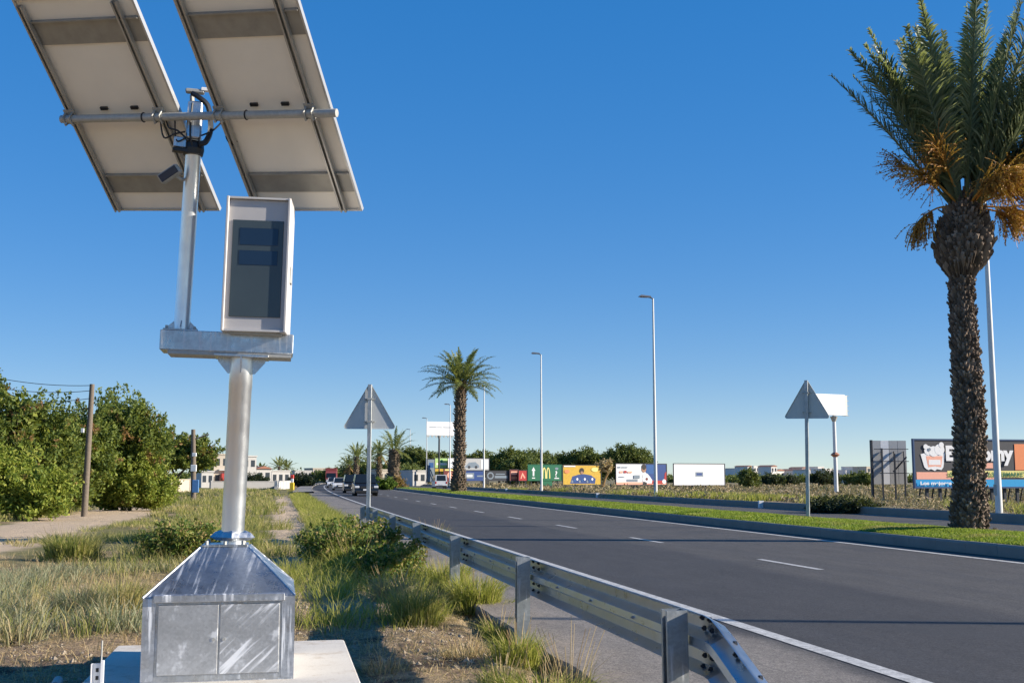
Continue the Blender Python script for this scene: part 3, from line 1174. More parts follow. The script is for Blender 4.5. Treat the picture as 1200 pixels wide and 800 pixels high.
for pts, r in cables:
    mb = MB(); mb.M = FU
    P_ = np.array(pts)
    # smooth the path
    out = []
    for i in range(len(P_) - 1):
        p0 = P_[max(i - 1, 0)]; p1 = P_[i]; p2 = P_[i + 1]; p3 = P_[min(i + 2, len(P_) - 1)]
        for u in np.linspace(0, 1, 5, endpoint=False):
            out.append(.5 * (2 * p1 + (p2 - p0) * u + (2 * p0 - 5 * p1 + 4 * p2 - p3) * u * u + (3 * p1 - p0 - 3 * p2 + p3) * u ** 3))
    out.append(P_[-1])
    mb.tube(out, r, 6)
    mb.build('cable', 'black_plastic', unitx, smooth=True)
mb = MB(); mb.M = FU
mb.tube([(0, -.02, MASTH - .135), (0, -.02, MASTH - .09), (0, -.02, MASTH - .05), (0, -.02, MASTH - .03)], [.075, .083, .078, .06], 14)
mb.build('cable_gland', 'black_plastic', unitx)
mb = MB(); mb.M = FU @ Mtx((-.095, -.06, MASTH - .10), R(10), 0)
mb.bbox(-.05, .045, -.035, .035, 0, .085, .008)
mb.build('relay_box', 'steel', unitx)
mb = MB(); mb.M = FU @ Mtx((-.095, -.06, MASTH - .10), R(10), 0)
mb.bbox(-.055, .065, -.04, .03, -.03, -.002, .004)
mb.build('relay_bracket', 'black_plastic', unitx)
FL = FU @ Mtx((-.15, -.09, MASTH - .315), R(-20), R(-34), R(12))
mb = MB(); mb.M = FL
mb.bbox(-.085, .085, -.04, .03, -.035, .04, .008)
fl_ = mb.build('surveillance_camera', 'steel_dull', unitx)
mb = MB(); mb.M = FL
mb.bbox(-.075, .075, -.046, -.0395, -.027, .030, .003)
mb.build('lens_cover', 'glass_window', fl_)
mb = MB(); mb.M = FU
mb.tube([(-.12, -.06, MASTH - .31), (-.08, -.03, MASTH - .33), (-.04, 0, MASTH - .33)], .014, 6)
mb.build('camera_bracket', 'steel_dull', fl_)
for zz in (MASTH - .42, MASTH - .46):
    pass

# ================================================================== crash barrier
guard = thing('crash_barrier', 'galvanised steel crash barrier with posts between the verge and the road', 'crash barrier', RD(6, 2.1, 0), YAW)
# local frame: x across the road, y along it; y=0 at the first post
GT, GB = .70, .40
prof = [(.006, .155), (.018, .150), (.080, .118), (.083, .060), (.012, .022), (.008, -.022), (.083, -.060), (.080, -.118), (.018, -.150), (.006, -.155)]
prof2 = [(x + .006, z) for x, z in prof]
ZC = GT - .155


def beam(path, name, parent, xo=.055):
    """sweep the W profile along (y, z, dy, dz) stations"""
    n = len(prof)
    v, f = [], []
    for (y, zc, ny, nz) in path:
        for x, z in prof + prof2[::-1]:
            v.append((x + xo, y + ny * z, zc + nz * z))
    m = 2 * n
    for i in range(len(path) - 1):
        for k in range(m):
            j = (k + 1) % m
            f.append((i * m + k, i * m + j, (i + 1) * m + j, (i + 1) * m + k))
    f.append(tuple(range(m)))
    f.append(tuple(range((len(path) - 1) * m + m - 1, (len(path) - 1) * m - 1, -1)))
    b = MB(); b.add(v, f)
    return b.build(name, 'steel_rail', parent)


bolt = MB()
bolt.cyl((0, 0, 0), (-.014, 0, 0), .015, .015, 6)
bolt.cyl((-.004, 0, 0), (-.022, 0, 0), .007, .007, 6)
bolt0 = None
PALE = None
NP = 7
for k in range(NP - 1):
    y0, y1 = k * 4.0 - (.16 if k else .0), (k + 1) * 4.0 + .16
    dx = .0 if k % 2 == 0 else .0065
    bm_ = beam([(y0 if k else -.05, ZC, 0, 1), (y1, ZC, 0, 1)], 'beam', guard, .055 + dx)
    yj = (k + 1) * 4.0
    if k < 4:
        for yy in (-.105, .105):
            for zz in (.125, .07, -.07, -.125):
                bo = bolt.build('bolt', 'bolt_dark', bm_) if bolt0 is None else bolt0.copy()
                if bolt0 is None:
                    bolt0 = bo
                else:
                    COL.objects.link(bo)
                    bo.parent = bm_
                xo = {.125: .068, .07: .078, -.07: .078, -.125: .068}[zz]
                bo.location = (.055 + dx + xo - .004, yj + yy + (.03 if abs(zz) < .1 else 0), ZC + zz)
    if k < 3:
        for q in (1.0, 2.0, 3.0):
            bo = bolt0.copy(); COL.objects.link(bo); bo.parent = bm_
            if PALE is None:
                PALE = bolt0.data.copy(); PALE.materials[0] = MATS['steel']
            bo.data = PALE
            bo.location = (.055 + dx + .010, k * 4 + q, ZC); bo.scale = (.8, .7, .7)
# sloping end pieces
A1 = R(21)
ea = beam([(-.02, ZC, 0, 1), (-.24, ZC, 0, 1), (-.32, ZC - .008, math.sin(A1 * .5) * -1, math.cos(A1 * .5)),
           (-.40, ZC - .034, -math.sin(A1), math.cos(A1)), (-3.2, ZC - .034 - 2.8 * math.tan(A1), -math.sin(A1), math.cos(A1))], 'end_beam', guard, .0485)
for yy, dz in ((-.10, 0), (-.21, 0), (-.50, -.075), (-.80, -.19)):
    for zz in (.125, .07, -.07, -.125):
        bo = bolt0.copy(); COL.objects.link(bo); bo.parent = ea
        xo = .068 if abs(zz) > .1 else .078
        bo.location = (.0485 + xo - .004, yy + (.36 * -zz if yy < -.4 else 0), ZC + zz + dz)
beam([(24.02, ZC, 0, 1), (24.4, ZC, 0, 1), (24.8, ZC - .04, .18, .98), (27.4, ZC - .9, .33, .94)], 'end_beam', guard, .0485)
# posts: C sections with lips
PWD, PTK = .105, .006
c_out = [(-.06, -.05), (.055, -.05), (.055, .05), (-.06, .05), (-.06, .028), (-.053, .028), (-.053, .043), (.048, .043), (.048, -.043), (-.053, -.043), (-.053, -.028), (-.06, -.028)]
pb = MB()
pb.prism(c_out, -.55, GT + .012, 'z')
pb_ = pb.build('post', 'steel_post', guard)
for k in range(NP):
    o = pb_ if k == 0 else pb_.copy()
    if k:
        COL.objects.link(o); o.parent = guard
    o.location = (-.008, k * 4.0, random.uniform(-.012, .006))
    o.rotation_euler = (random.uniform(-.01, .01), random.uniform(-.01, .012), random.uniform(-.03, .03))

# ================================================================== traffic signs seen from behind
def triangle(side, r=.06, n=5):
    h = side * math.sqrt(3) / 2
    c = [(-side / 2, 0), (side / 2, 0), (0, h)]
    ins = [(-side / 2 + r * math.sqrt(3), r), (side / 2 - r * math.sqrt(3), r), (0, h - 2 * r)]
    a0 = [210, -90, 30]
    a0 = [150 + 0, 270, 30]
    out = []
    for (cx, cz), a in zip(ins, (150, 270, 30)):
        for k in range(n + 1):
            q = R(a + 120 * k / n)
            out.append((cx + r * math.cos(q), cz + r * math.sin(q)))
    return out, h


def warning_sign(label, pos, rz, height, side=1.35, lean=0.0):
    root = thing('traffic_sign', label, 'traffic sign', pos, rz)
    poly, h = triangle(side)
    z0 = height - h
    M = Mtx((0, 0, 0), 0, lean)
    mb = MB(); mb.M = M
    mb.prism([(x, z + z0) for x, z in poly], .052, .056)
    pl = mb.build('sign_plate', 'sign_grey', root)
    mb = MB(); mb.M = M
    n = len(poly)
    v, f = [], []
    for (x, z) in poly:
        k = 1 - .008 / side
        cz = h / 3
        v += [(x, .028, z + z0), (x, .0575, z + z0), (x * .985, .0575, (z - cz) * .985 + cz + z0), (x * .985, .028, (z - cz) * .985 + cz + z0)]
    for i in range(n):
        j = (i + 1) % n
        for q in range(4):
            f.append((i * 4 + q, i * 4 + (q + 1) % 4, j * 4 + (q + 1) % 4, j * 4 + q))
    mb.add(v, f)
    mb.build('rim', 'sign_grey', pl)
    mb = MB(); mb.M = M
    mb.bbox(-.05, .05, -.045, .025, -.35, height - .06, .008)
    mb.build('sign_post', 'steel_post', root)
    for zz in (z0 + .16, z0 + .72):
        mb = MB(); mb.M = M
        mb.box(-.065, .065, -.052, .030, zz, zz + .045)
        mb.box(-.13, .13, .026, .0515, zz + .008, zz + .037)
        mb.build('clamp', 'steel_dull', root)
    return root


p = PT(431, 632, 28.7)
p[2] = gz(p)
warning_sign('grey back of a triangular warning sign rising from weeds behind the crash barrier', p, YAW - .12, 3.98)
bk = MB(); bk.tube([(0, 0, -.1), (0, 0, .42)], [.085, .075], 10)
o_ = bk.build('post_foot_shade', 'black_rubber', [q for q in bpy.data.objects if q.get('category') == 'traffic sign'][0])  # black sleeve added to give the post's foot its shade as colour
p = RD(31.2, 14.55, 0)
q = PT(947, 607, p[1]); p[0] = q[0]
p[2] = float(median_z(14.5)) - .02
warning_sign('grey back of a triangular warning sign standing in the median lawn', p, YAW - .62, 4.02, lean=R(.9))

# ================================================================== street lamps
def street_lamp():
    root = thing('street_lamp', '', 'street lamp')
    H = 12.5
    mb = MB(); mb.tube([(0, 0, 0), (0, 0, 1.2), (0, 0, H)], [.115, .108, .055], 14)
    mb.build('lamp_post', 'lamp_white', root, smooth=True)
    mb = MB(); mb.bbox(-.2, .2, -.2, .2, -.3, .03, .01)
    mb.build('footing', 'kerb_concrete', root)
    mb = MB()
    mb.tube([(0, 0, H - .03), (-.12, 0, H + .05), (-.32, 0, H + .09)], [.05, .045, .04], 8)
    mb.build('arm', 'lamp_head', root)
    mb = MB()
    mb.add([(-.15, -.13, H + .06), (-.15, .13, H + .06), (-.95, .17, H + .10), (-.95, -.17, H + .10),
            (-.17, -.09, H + .16), (-.17, .09, H + .16), (-.80, .12, H + .21), (-.80, -.12, H + .21)],
           [(0, 3, 2, 1), (4, 5, 6, 7), (0, 1, 5, 4), (1, 2, 6, 5), (2, 3, 7, 6), (3, 0, 4, 7)])
    hd_ = mb.build('lamp_head', 'lamp_head', root)
    mb = MB(); mb.box(-.85, -.3, -.11, .11, H + .052, H + .066)
    mb.build('diffuser', 'glass_dark', hd_)
    mb = MB(); mb.bbox(-.13, -.098, -.06, .06, .6, .95, .004)
    mb.build('access_door', 'steel_dull', root)
    return root


def copy_tree(o, parent=None):
    c = o.copy()
    COL.objects.link(c)
    c.parent = parent
    for ch in [x for x in KIDS.get(o.name, [])]:
        copy_tree(ch, c)
    return c


KIDS = {}


def reg(o):
    KIDS[o.name] = list(o.children)
    for ch in o.children:
        reg(ch)


bpy.context.view_layer.update()
lamp0 = street_lamp()
reg(lamp0)
lamp_spec = [(1170, 'tall white street lamp post rising behind the stout palm trunk'),
             (768.5, 'tall white street lamp post before the billboard showing a man in a white shirt'),
             (634.5, 'tall white street lamp post before the green billboard with the yellow letter'),
             (567, 'tall white street lamp post just beyond the slender palm of the median'),
             (527, 'white street lamp post before the right end of the white board on a mast'),
             (499.5, 'white street lamp post before the left end of the white board on a mast'),
             (480, 'white street lamp post beside the hedge, beyond the spreading palm'),
             (467.5, 'far white street lamp post showing behind the spreading palm of the median')]
for i, (px, lab) in enumerate(lamp_spec):
    k = (px - 600) / FPX / (math.cos(TH) + math.sin(TH) * (580 - 400) / FPX)
    Y = 60.
    for it in range(40):
        s_, t_ = ST(np.array([k * Y, Y]))
        Y = (22.95 + float(curve(s_))) / (N2[0] * k + N2[1])
    p = np.array([k * Y, Y, 0]); p[2] = gz(p) - .02
    o = lamp0 if i == 0 else copy_tree(lamp0)
    o.location = tuple(p)
    o.rotation_euler = (0, 0, YAW)
    o['label'] = lab
    o['group'] = 'street lamps along the far carriageway'

o = copy_tree(lamp0)
p = RD(5.6, 22.95, .25)
o.location = tuple(p); o.rotation_euler = (0, 0, YAW)
o['label'] = 'tall white street lamp post nearest to where the barrier ends'

# ================================================================== palms
def frond(base_, az, el, L, droop, nl, ll, wid=.028, seed=0, ndroop=.2):
    """one feather leaf: rachis tube plus leaflets"""
    rr = np.random.default_rng(seed)
    n = 18
    pts = [np.array(base_, float)]
    d_ = np.array([math.cos(az) * math.cos(el), math.sin(az) * math.cos(el), math.sin(el)])
    step = L / n
    for i in range(n):
        d_ = d_ + np.array([0, 0, -1]) * droop * (i / n) * step
        d_ /= np.linalg.norm(d_)
        pts.append(pts[-1] + d_ * step)
    pts = np.array(pts)
    tan = np.gradient(pts, axis=0); tan = unit(tan)
    sidev = np.array([-math.sin(az), math.cos(az), 0.])
    twist = rr.uniform(-.5, .5)
    q = np.linspace(.14, 1.0, nl) + rr.normal(0, .004, nl)
    q = np.clip(q, 0.1, 1)
    f_ = q * n
    i0 = np.clip(f_.astype(int), 0, n - 1); fr = (f_ - i0)[:, None]
    P = pts[i0] * (1 - fr) + pts[i0 + 1] * fr
    T = unit(tan[i0] * (1 - fr) + tan[i0 + 1] * fr)
    chunks = []
    env = np.clip(np.sin(np.clip(q * 1.08 - .02, 0, 1) * math.pi) ** .55, .25, 1) * (1 - .35 * q)
    for sg in (-1, 1):
        up = unit(np.cross(T, np.cross(np.array([0, 0, 1.]) + .001, T)))
        sd = unit(np.cross(T, up)) * sg
        sd = sd * math.cos(twist) + up * math.sin(twist) * sg
        ang = rr.uniform(.62, .9, nl)[:, None]
        vv = rr.uniform(-.35, 1.1, nl)[:, None]
        dl = unit(T * np.cos(ang) + sd * np.sin(ang) + up * vv * .6 + rr.normal(0, .06, (nl, 3)))
        le = (ll * env * rr.uniform(.8, 1.12, nl))[:, None]
        wv = unit(np.cross(dl, up)) * (wid * rr.uniform(.7, 1.2, nl))[:, None]
        m_ = P + dl * le * .55
        tip = P + dl * le + np.array([0, 0, -1]) * le * ndroop
        V = np.stack([P - wv * .4, P + wv * .4, m_ + wv * .5, m_ - wv * .5, tip], 1).reshape(-1, 3)
        b = np.arange(nl)[:, None] * 5
        chunks.append((V, b + np.array([0, 1, 2, 3]), b + np.array([3, 2, 4])))
    # rachis as a three-sided ribbon
    r_ = np.linspace(.034, .006, n + 1)[:, None] * (L / 3.2)
    sd = unit(np.cross(tan, np.array([0, 0, 1.])))
    up = np.cross(sd, tan)
    V = np.stack([pts - sd * r_, pts + sd * r_, pts - up * r_ * 1.2], 1).reshape(-1, 3)
    Q = []
    for i in range(n):
        for k in range(3):
            j = (k + 1) % 3
            Q.append((i * 3 + k, i * 3 + j, i * 3 + 3 + j, i * 3 + 3 + k))
    chunks.append((V, np.array(Q), None))
    return chunks


def palm_trunk_mesh(path, rad, boots_per_m, around, size, seed=3, jitter=.35):
    """core tube and overlapping cut leaf bases"""
    rr = np.random.default_rng(seed)
    path = np.array(path, float); rad = np.array(rad, float)
    seg = np.linalg.norm(np.diff(path, axis=0), axis=1)
    cum = np.concatenate([[0], np.cumsum(seg)])
    Lt = cum[-1]
    V, Q = [], []
    nr = int(Lt * boots_per_m)
    k = 0
    for i in range(nr):
        u = (i + .5) / nr * Lt
        p_ = np.array([np.interp(u, cum, path[:, a]) for a in range(3)])
        r_ = np.interp(u, cum, rad)
        slope = (np.interp(u + .1, cum, rad) - np.interp(u - .1, cum, rad)) / .2
        for j in range(around):
            a = 2 * math.pi * (j + (.5 if i % 2 else 0) + rr.uniform(-.25, .25)) / around
            o_ = np.array([math.cos(a), math.sin(a), 0]); sd = np.array([-math.sin(a), math.cos(a), 0])
            w = 2 * math.pi * r_ / around * .62
            s_ = size * rr.uniform(.7, 1.3)
            out = s_ * rr.uniform(.35, .9)
            up = np.array([0, 0, 1.])
            c0 = p_ + o_ * (r_ - .03) + up * rr.uniform(-.02, .02)
            lo = c0 - up * s_ * .55 + o_ * .01
            l1 = c0 - sd * w * .8
            r1 = c0 + sd * w * .8
            t0 = c0 + up * s_ * .55 + o_ * out * (1 - .3 * jitter) + sd * rr.uniform(-.3, .3) * w
            t1 = t0 + sd * w * .45; t2 = t0 - sd * w * .45
            b0 = t0 + o_ * .012 - up * s_ * .30
            bi = len(V)
            V += [lo, r1, t1, t2, l1, b0]
            Q += [(bi, bi + 1, bi + 5), (bi + 1, bi + 2, bi + 5), (bi + 2, bi + 3, bi + 5), (bi + 3, bi + 4, bi + 5), (bi + 4, bi, bi + 5), (bi + 1, bi + 4, bi + 3), (bi + 1, bi + 3, bi + 2)]
    return np.array(V), np.array(Q)


def palm(name, label, loc, path, rad, fronds, crown, ll, nl, mat, boots, wid=.028, boot_mat='palm_boot', group=None):
    root = thing(name, label, 'palm tree', loc, 0, group)
    mb = MB()
    mb.tube(path, [r * .96 for r in rad], 18)
    mb.build('trunk', 'bark', root, smooth=True)
    V, T = palm_trunk_mesh(path, rad, *boots)
    bigmesh('leaf_bases', V, None, T, boot_mat, root, kind='stuff')
    for i, (az, el, L, dr) in enumerate(fronds):
        rr = random.Random(i * 13 + len(fronds))
        b = np.array(crown) + np.array([math.cos(az) * .16, math.sin(az) * .16, rr.uniform(-.15, .15)])
        V, Q, T = catmesh(frond(b, az, el, L, dr, nl, ll, wid, seed=i + 5))
        bigmesh('frond', V, Q, T, mat, root)
    return root


# -- the stout palm on the right: high, tied-looking crown with orange fruit stalks
pp = RD(24.0, 15.05, 0)
for it in range(30):
    q = PT(1136, 616, pp[1])
    s_, t_ = ST(q)
    pp[1] += (15.05 - t_) * .8
pp = PT(1136, 616, pp[1])
PY = pp[1]
pp[2] = float(median_z(15.05)) - .03
path = [PT(x, y, PY) - pp for x, y in ((1136, 622), (1136, 605), (1136, 560), (1137, 500), (1133, 440), (1129, 380), (1127, 345), (1127, 322), (1129, 306), (1130, 285), (1131, 262), (1130, 244), (1130, 225))]
path[0][2] = -.25
pk = PY / FPX
rad = [r * pk for r in (18.5, 19.5, 15.5, 15.5, 15.0, 13.0, 12.0, 13.0, 25.0, 28.5, 22.0, 14.0, 11.0)]
rp = random.Random(5)
fr = []
CR = path[-2]
img = [(-62, 3.0), (-48, 2.75), (-40, 2.95), (-28, 3.1), (-16, 3.15), (-7, 3.25), (4, 3.6), (10, 3.4), (20, 3.5), (28, 3.55), (40, 3.3), (52, 3.2), (63, 3.0), (70, 2.8), (-33, 2.7), (35, 2.9), (14, 2.6), (-10, 2.5), (57, 3.4), (0, 2.9), (-22, 2.6), (46, 2.5), (-54, 2.9), (-44, 3.1), (-3, 3.4), (17, 3.5), (24, 3.1), (33, 3.3), (-12, 3.0), (48, 3.2), (8, 2.7), (-36, 2.9), (60, 2.7), (38, 2.7), (-58, 3.0), (-50, 2.6), (-26, 3.2), (-18, 2.9), (2, 3.2), (13, 3.1), (22, 2.8), (30, 2.9), (44, 3.0), (54, 2.8), (66, 3.0)]
for k, (a, L) in enumerate(img):
    a = R(a * (.60 if a < 0 else .70))
    yv = rp.uniform(-.55, .5) * (1.0 if k % 2 else .8)       # towards or away from the road's viewer
    v = np.array([math.sin(a), yv * math.cos(a) * .7, math.cos(a)])
    v /= np.linalg.norm(v)
    fr.append((math.atan2(v[1], v[0]), math.asin(v[2]), L * (1.38 + .16 * math.cos(a * 2)), rp.uniform(.02, .12)))
palmR = palm('palm_tree', 'stout date palm with upright fronds and orange fruit stalks on the median lawn', pp, path, rad, fr, CR, .84, 140, 'leaf_palm', (16, 19, .13, 3), .036)
# bulge of cut stubs
V, T = palm_trunk_mesh(path[7:12], [r * 1.0 for r in rad[7:12]], 15, 22, .24, 9, .6)
bigmesh('cut_stubs', V, None, T, 'palm_boot', palmR, kind='stuff')
rr = np.random.default_rng(8)
def fruit_bunch(a, tilt, L, n, spread, drop, col, depth):
    """stalk from the crown base and its spray of thin strands"""
    v = np.array([math.sin(a), depth, math.cos(a) * 1.0]); v /= np.linalg.norm(v)
    base_ = np.array(CR) + np.array([math.sin(a) * .12, depth * .12, -.05])
    pts = [base_]
    L = L * .78
    n = int(n * 1.7)
    d_ = v.copy()
    for i in range(8):
        d_ = d_ + np.array([0, 0, -1]) * tilt * .12
        d_ /= np.linalg.norm(d_)
        pts.append(pts[-1] + d_ * L / 8)
    mb = MB(); mb.tube(pts, list(np.linspace(.032, .014, 9)), 6)
    st_ = mb.build('fruit_stalk', 'fruit_stalk', palmR)
    end = np.array(pts[-1])
    ch = []
    for k in range(n):
        s0 = np.array(pts[rr.integers(5, 9)])
        dd = unit(d_ * .8 + rr.normal(0, spread, 3))
        m = 6
        q = [s0]
        for i in range(m):
            dd = unit(dd + np.array([0, 0, -1]) * drop / m)
            q.append(q[-1] + dd * rr.uniform(.45, .8) / m)
        q = np.array(q)
        sd = unit(np.cross(dd, rr.normal(size=3))) * .007
        V = np.concatenate([q - sd, q + sd])
        Q = np.array([(i, i + 1, m + 2 + i, m + 1 + i) for i in range(m)])
        ch.append((V, Q, None))
        nb = 10
        bi = rr.integers(1, m + 1, nb)
        c = q[bi] + rr.normal(0, .014, (nb, 3))
        Vb, Qb = leaves(c, np.full(nb, .046), 0, .8)
        ch.append((Vb, Qb, None))
    V, Q, T = catmesh(ch)
    bigmesh('fruit_strands', V, Q, T, col, st_)


for a, tl, L, n, sp, dp, dep in ((-40, .6, 1.7, 60, .45, .7, -.3), (-58, 1.7, 1.45, 70, .35, 1.5, -.1), (-26, .4, 2.1, 55, .4, .6, -.4), (-34, .35, 2.3, 50, .4, .5, .3), (14, .8, 1.35, 110, .40, 1.0, -.9),
                                (26, .7, 1.6, 100, .40, .9, -.7), (38, .4, 2.0, 80, .42, .7, -.2), (30, .4, 1.9, 90, .4, .6, .1), (55, .5, 1.7, 110, .42, .8, -.4), (66, .8, 1.5, 90, .45, .9, .1), (78, .9, 1.15, 60, .45, .7, -.3), (8, .5, 1.7, 60, .35, .7, .2), (50, .3, 2.2, 90, .4, .6, .3)):
    fruit_bunch(R(a), tl, L, n, sp, dp, 'fruit', dep)
mb = MB(); a0 = np.array(path[10]) + np.array([-.3, -.25, .0])
mb.tube([a0, a0 + np.array([-.42, -.05, .26])], [.035, .015], 6)
mb.build('dead_stub', 'bark', palmR)
mb = MB()
for k in range(26):
    a = random.uniform(0, 6.28); r_ = random.uniform(.42, .85)
    c = np.array([math.cos(a) * r_ - .25, math.sin(a) * r_, .02])
    mb.tube([c - (0, 0, .05), c + (random.uniform(-.03, .03), .02, .05)], [random.uniform(.06, .12), .02], 6)
mo = mb.build('soil_mound', 'bark', palmR, kind='stuff')


def round_crown(n, L, seed, el0=-.35, el1=1.35, dr=(.35, .6)):
    r_ = random.Random(seed)
    out = []
    for k in range(n):
        q = (k + .5) / n
        el = el1 - (el1 - el0) * q ** 1.15
        az = k * 2.39996 + r_.uniform(-.25, .25)
        out.append((az, el, L * r_.uniform(.88, 1.08) * (.82 + .18 * math.sin(q * 3.1)), r_.uniform(*dr)))
    return out


# -- the slender palm further down the median
s2 = 96.0
k_ = (537 - 600) / FPX
Y = 97.0
for it in range(40):
    s_, t_ = ST(np.array([k_ * Y, Y])); Y = (14.3 + float(curve(s_))) / (N2[0] * k_ + N2[1])
pB = np.array([k_ * Y, Y, float(median_z(14.3)) - .03])
pkb = Y / FPX
pth = [PT(x, y, Y) - pB for x, y in ((537, 574), (537, 566), (538, 548), (539, 520), (539, 490), (540, 468), (541, 458), (541, 450), (541, 445))]
pth[0] = np.array([pth[0][0], 0, -.3])
radb = [r * pkb for r in (8.4, 8.2, 6.0, 6.0, 5.8, 6.0, 5.6, 4.2, 2.8)]
palmB = palm('palm_tree', 'date palm with arching fronds and slender scaly trunk on the median beyond the van', pB, pth, radb,
             round_crown(46, 3.8, 3, el0=-.22, dr=(.42, .8)), pth[-2], .70, 64, 'leaf_palm_far', (5.0, 13, .24, 3), .05, 'palm_boot_far')
for k in range(16):                               # skirt of dry frond stubs below the crown
    az = k * 2.4
    V, Q, T = catmesh(frond(np.array(pth[-3]), az, random.uniform(.2, .9), random.uniform(.9, 1.5), .3, 12, .3, .05, seed=k))
    bigmesh('dry_frond', V, Q, T, 'frond_dry', palmB)

# -- palms where the road bends
far_palms = [(461, 508, 570, 150, 5.6, 'spreading date palm at the end of the median beside the clipped hedge', 28, 0.9, 3.6),
             (417, 522, 570, 185, 4.6, 'date palm rising behind the oncoming dark vehicles on the far bend', 24, .5, 3.2),
             (408, 536, 569, 215, 3.2, 'small palm with drooping brown skirt on the far bend', 20, .4, 2.6),
             (444, 519, 568, 190, 4.4, 'shaggy palm with brown fronds behind the back of the roadside warning sign', 24, .5, 3.0),
             (432, 524, 568, 205, 4.6, 'tall thin palm beyond the road bend between two fuller palms', 18, .35, 2.8)]
for i, (px, yt, yb, Y, th_, lab, nf, r_, L) in enumerate(far_palms):
    b = PT(px, yb, Y); b[2] = -.08
    top = PT(px, yt, Y)[2]
    hgt = top - b[2]
    tz = hgt - L * .62
    pth_ = [(0, 0, -.2), (0, 0, tz * .5), (.05, 0, tz), (.05, 0, tz + .25)]
    pm = palm('palm_tree', lab, b, pth_, [r_, r_ * .8, r_ * .75, r_ * .3], round_crown(nf, L, 20 + i, el0=-.45), (.05, 0, tz + .1), .6, 26, 'leaf_palm_far', (3.0, 9, .3, 3), .085, 'palm_boot_far')
    if i in (2, 3):
        for k in range(10):
            V, Q, T = catmesh(frond(np.array((.05, 0, tz)), k * 2.4, -.7, L * .8, .5, 14, .5, .09, seed=k))
            bigmesh('dry_frond', V, Q, T, 'frond_dry', pm)

# ================================================================== broadleaf trees and shrubs
def sprig_crown(c, rx, ry, rz, ns, nl, lsize, sl=.9, sr=.26, seed=0, up=.55, flat_bottom=-.75, fill=.5):
    """leaves set in sprigs that poke out of an uneven ellipsoid, and some inside"""
    r_ = np.random.default_rng(seed)
    d_ = unit(r_.normal(size=(ns * 3, 3)))
    d_ = d_[d_[:, 2] > flat_bottom][:ns]
    rad_ = r_.uniform(.50, 1.08, len(d_))[:, None]
    lump = (.66 + .60 * vnoise(d_[:, 0] * 2.2 + seed + 9, d_[:, 1] * 2.2 + d_[:, 2] * 2.7 + 9, seed))[:, None]
    base_ = np.array(c) + d_ * np.array([rx, ry, rz]) * rad_ * lump
    ax = unit(d_ * np.array([1, 1, .7]) + np.array([0, 0, up]) + r_.normal(0, .2, d_.shape))
    k = r_.uniform(-.55, .55, (len(d_), nl, 1))
    prof = np.sqrt(np.clip(1 - (k * 1.8) ** 2, .05, 1))
    off = r_.normal(0, 1, (len(d_), nl, 3)) * sr * .5 * prof
    C = (base_[:, None, :] + ax[:, None, :] * k * sl + off).reshape(-1, 3)
    A = np.repeat(ax, nl, 0)
    V, Q = leaves(C, np.full(len(C), lsize), .2, .52, A * .6)
    ch = [(V, Q, None)]
    if fill:
        m = int(ns * nl * .22 * fill)
        dd = unit(r_.normal(size=(m, 3))) * (r_.random((m, 1)) ** .5) * .78
        C2 = np.array(c) + dd * np.array([rx, ry, rz])
        V, Q = leaves(C2, np.full(m, lsize * 1.9), 0, .7)
        ch.append((V, Q, None))
    return ch


def tree(name, label, loc, lobes, mat, lsize, trunk_h, trunk_r, ns=110, nl=70, seed=0, cat='tree', group=None, sl=.9, sr=.26, up=.55, stems=5):
    root = thing(name, label, cat, loc, 0, group)
    mb = MB()
    mb.tube([(0, 0, -.2), (.05, 0, trunk_h * .5), (0, .05, trunk_h)], [trunk_r * 1.25, trunk_r, trunk_r * .8], 8)
    rr_ = random.Random(seed)
    for k, (cx, cy, cz, rx, ry, rz) in enumerate(lobes):
        e = np.array([cx, cy, cz])
        mb.tube([(0, 0, trunk_h * .85), e * .45 + np.array([0, 0, trunk_h * .4]), e], [trunk_r * .6, trunk_r * .4, trunk_r * .15], 6)
        for q in range(stems):
            w = e + np.array([rr_.uniform(-1, 1) * rx * .7, rr_.uniform(-1, 1) * ry * .7, rr_.uniform(-.2, .8) * rz])
            mb.tube([e * .7, w], [trunk_r * .25, trunk_r * .06], 5)
    mb.build('trunk', 'bark', root, smooth=True)
    ch = []
    for k, (cx, cy, cz, rx, ry, rz) in enumerate(lobes):
        ch += sprig_crown((cx, cy, cz), rx, ry, rz, ns, nl, lsize, sl, sr, seed * 7 + k, up)
    V, Q, T = catmesh(ch)
    bigmesh('crown', V, Q, T, mat, root)
    return root


def at(px, py, z=-.05):
    p_ = PG(px, py, z); p_[2] = gz(p_)
    return p_


def onray(px, Y):
    p_ = PT(px, 580, Y); p_[2] = gz(p_)
    return p_


p = onray(12, 45)
tree('carob_tree', 'broad dark green carob tree at the outer end of the thicket behind a lighter bush', p, [(0, 0, 3.2, 1.9, 1.8, 2.2), (-1.6, .2, 2.6, 1.5, 1.6, 2.0), (1.1, .6, 2.3, 1.2, 1.3, 1.7)], 'leaf_carob', .17, 1.3, .18, 130, 75, 1)
p = onray(72, 50)
tree('carob_tree', 'shaded carob tree in the middle of the thicket behind the wooden pole', p, [(0, 0, 2.2, 1.5, 1.5, 1.9), (.8, 0, 2.6, 1.2, 1.2, 1.5), (-.9, .2, 1.6, 1.2, 1.2, 1.5)], 'leaf_carob', .17, 1.0, .15, 115, 70, 2)
p = onray(133, 54)
tree('carob_tree', 'tallest carob tree of the thicket with upright sprays against the sky', p, [(0, 0, 3.6, 1.8, 1.7, 1.9), (.9, 0, 2.9, 1.4, 1.4, 1.5), (-1.1, 0, 2.6, 1.2, 1.3, 1.8)], 'leaf_carob', .18, 1.4, .2, 120, 75, 3, sl=1.25, up=.9)
p = onray(18, 40.5)
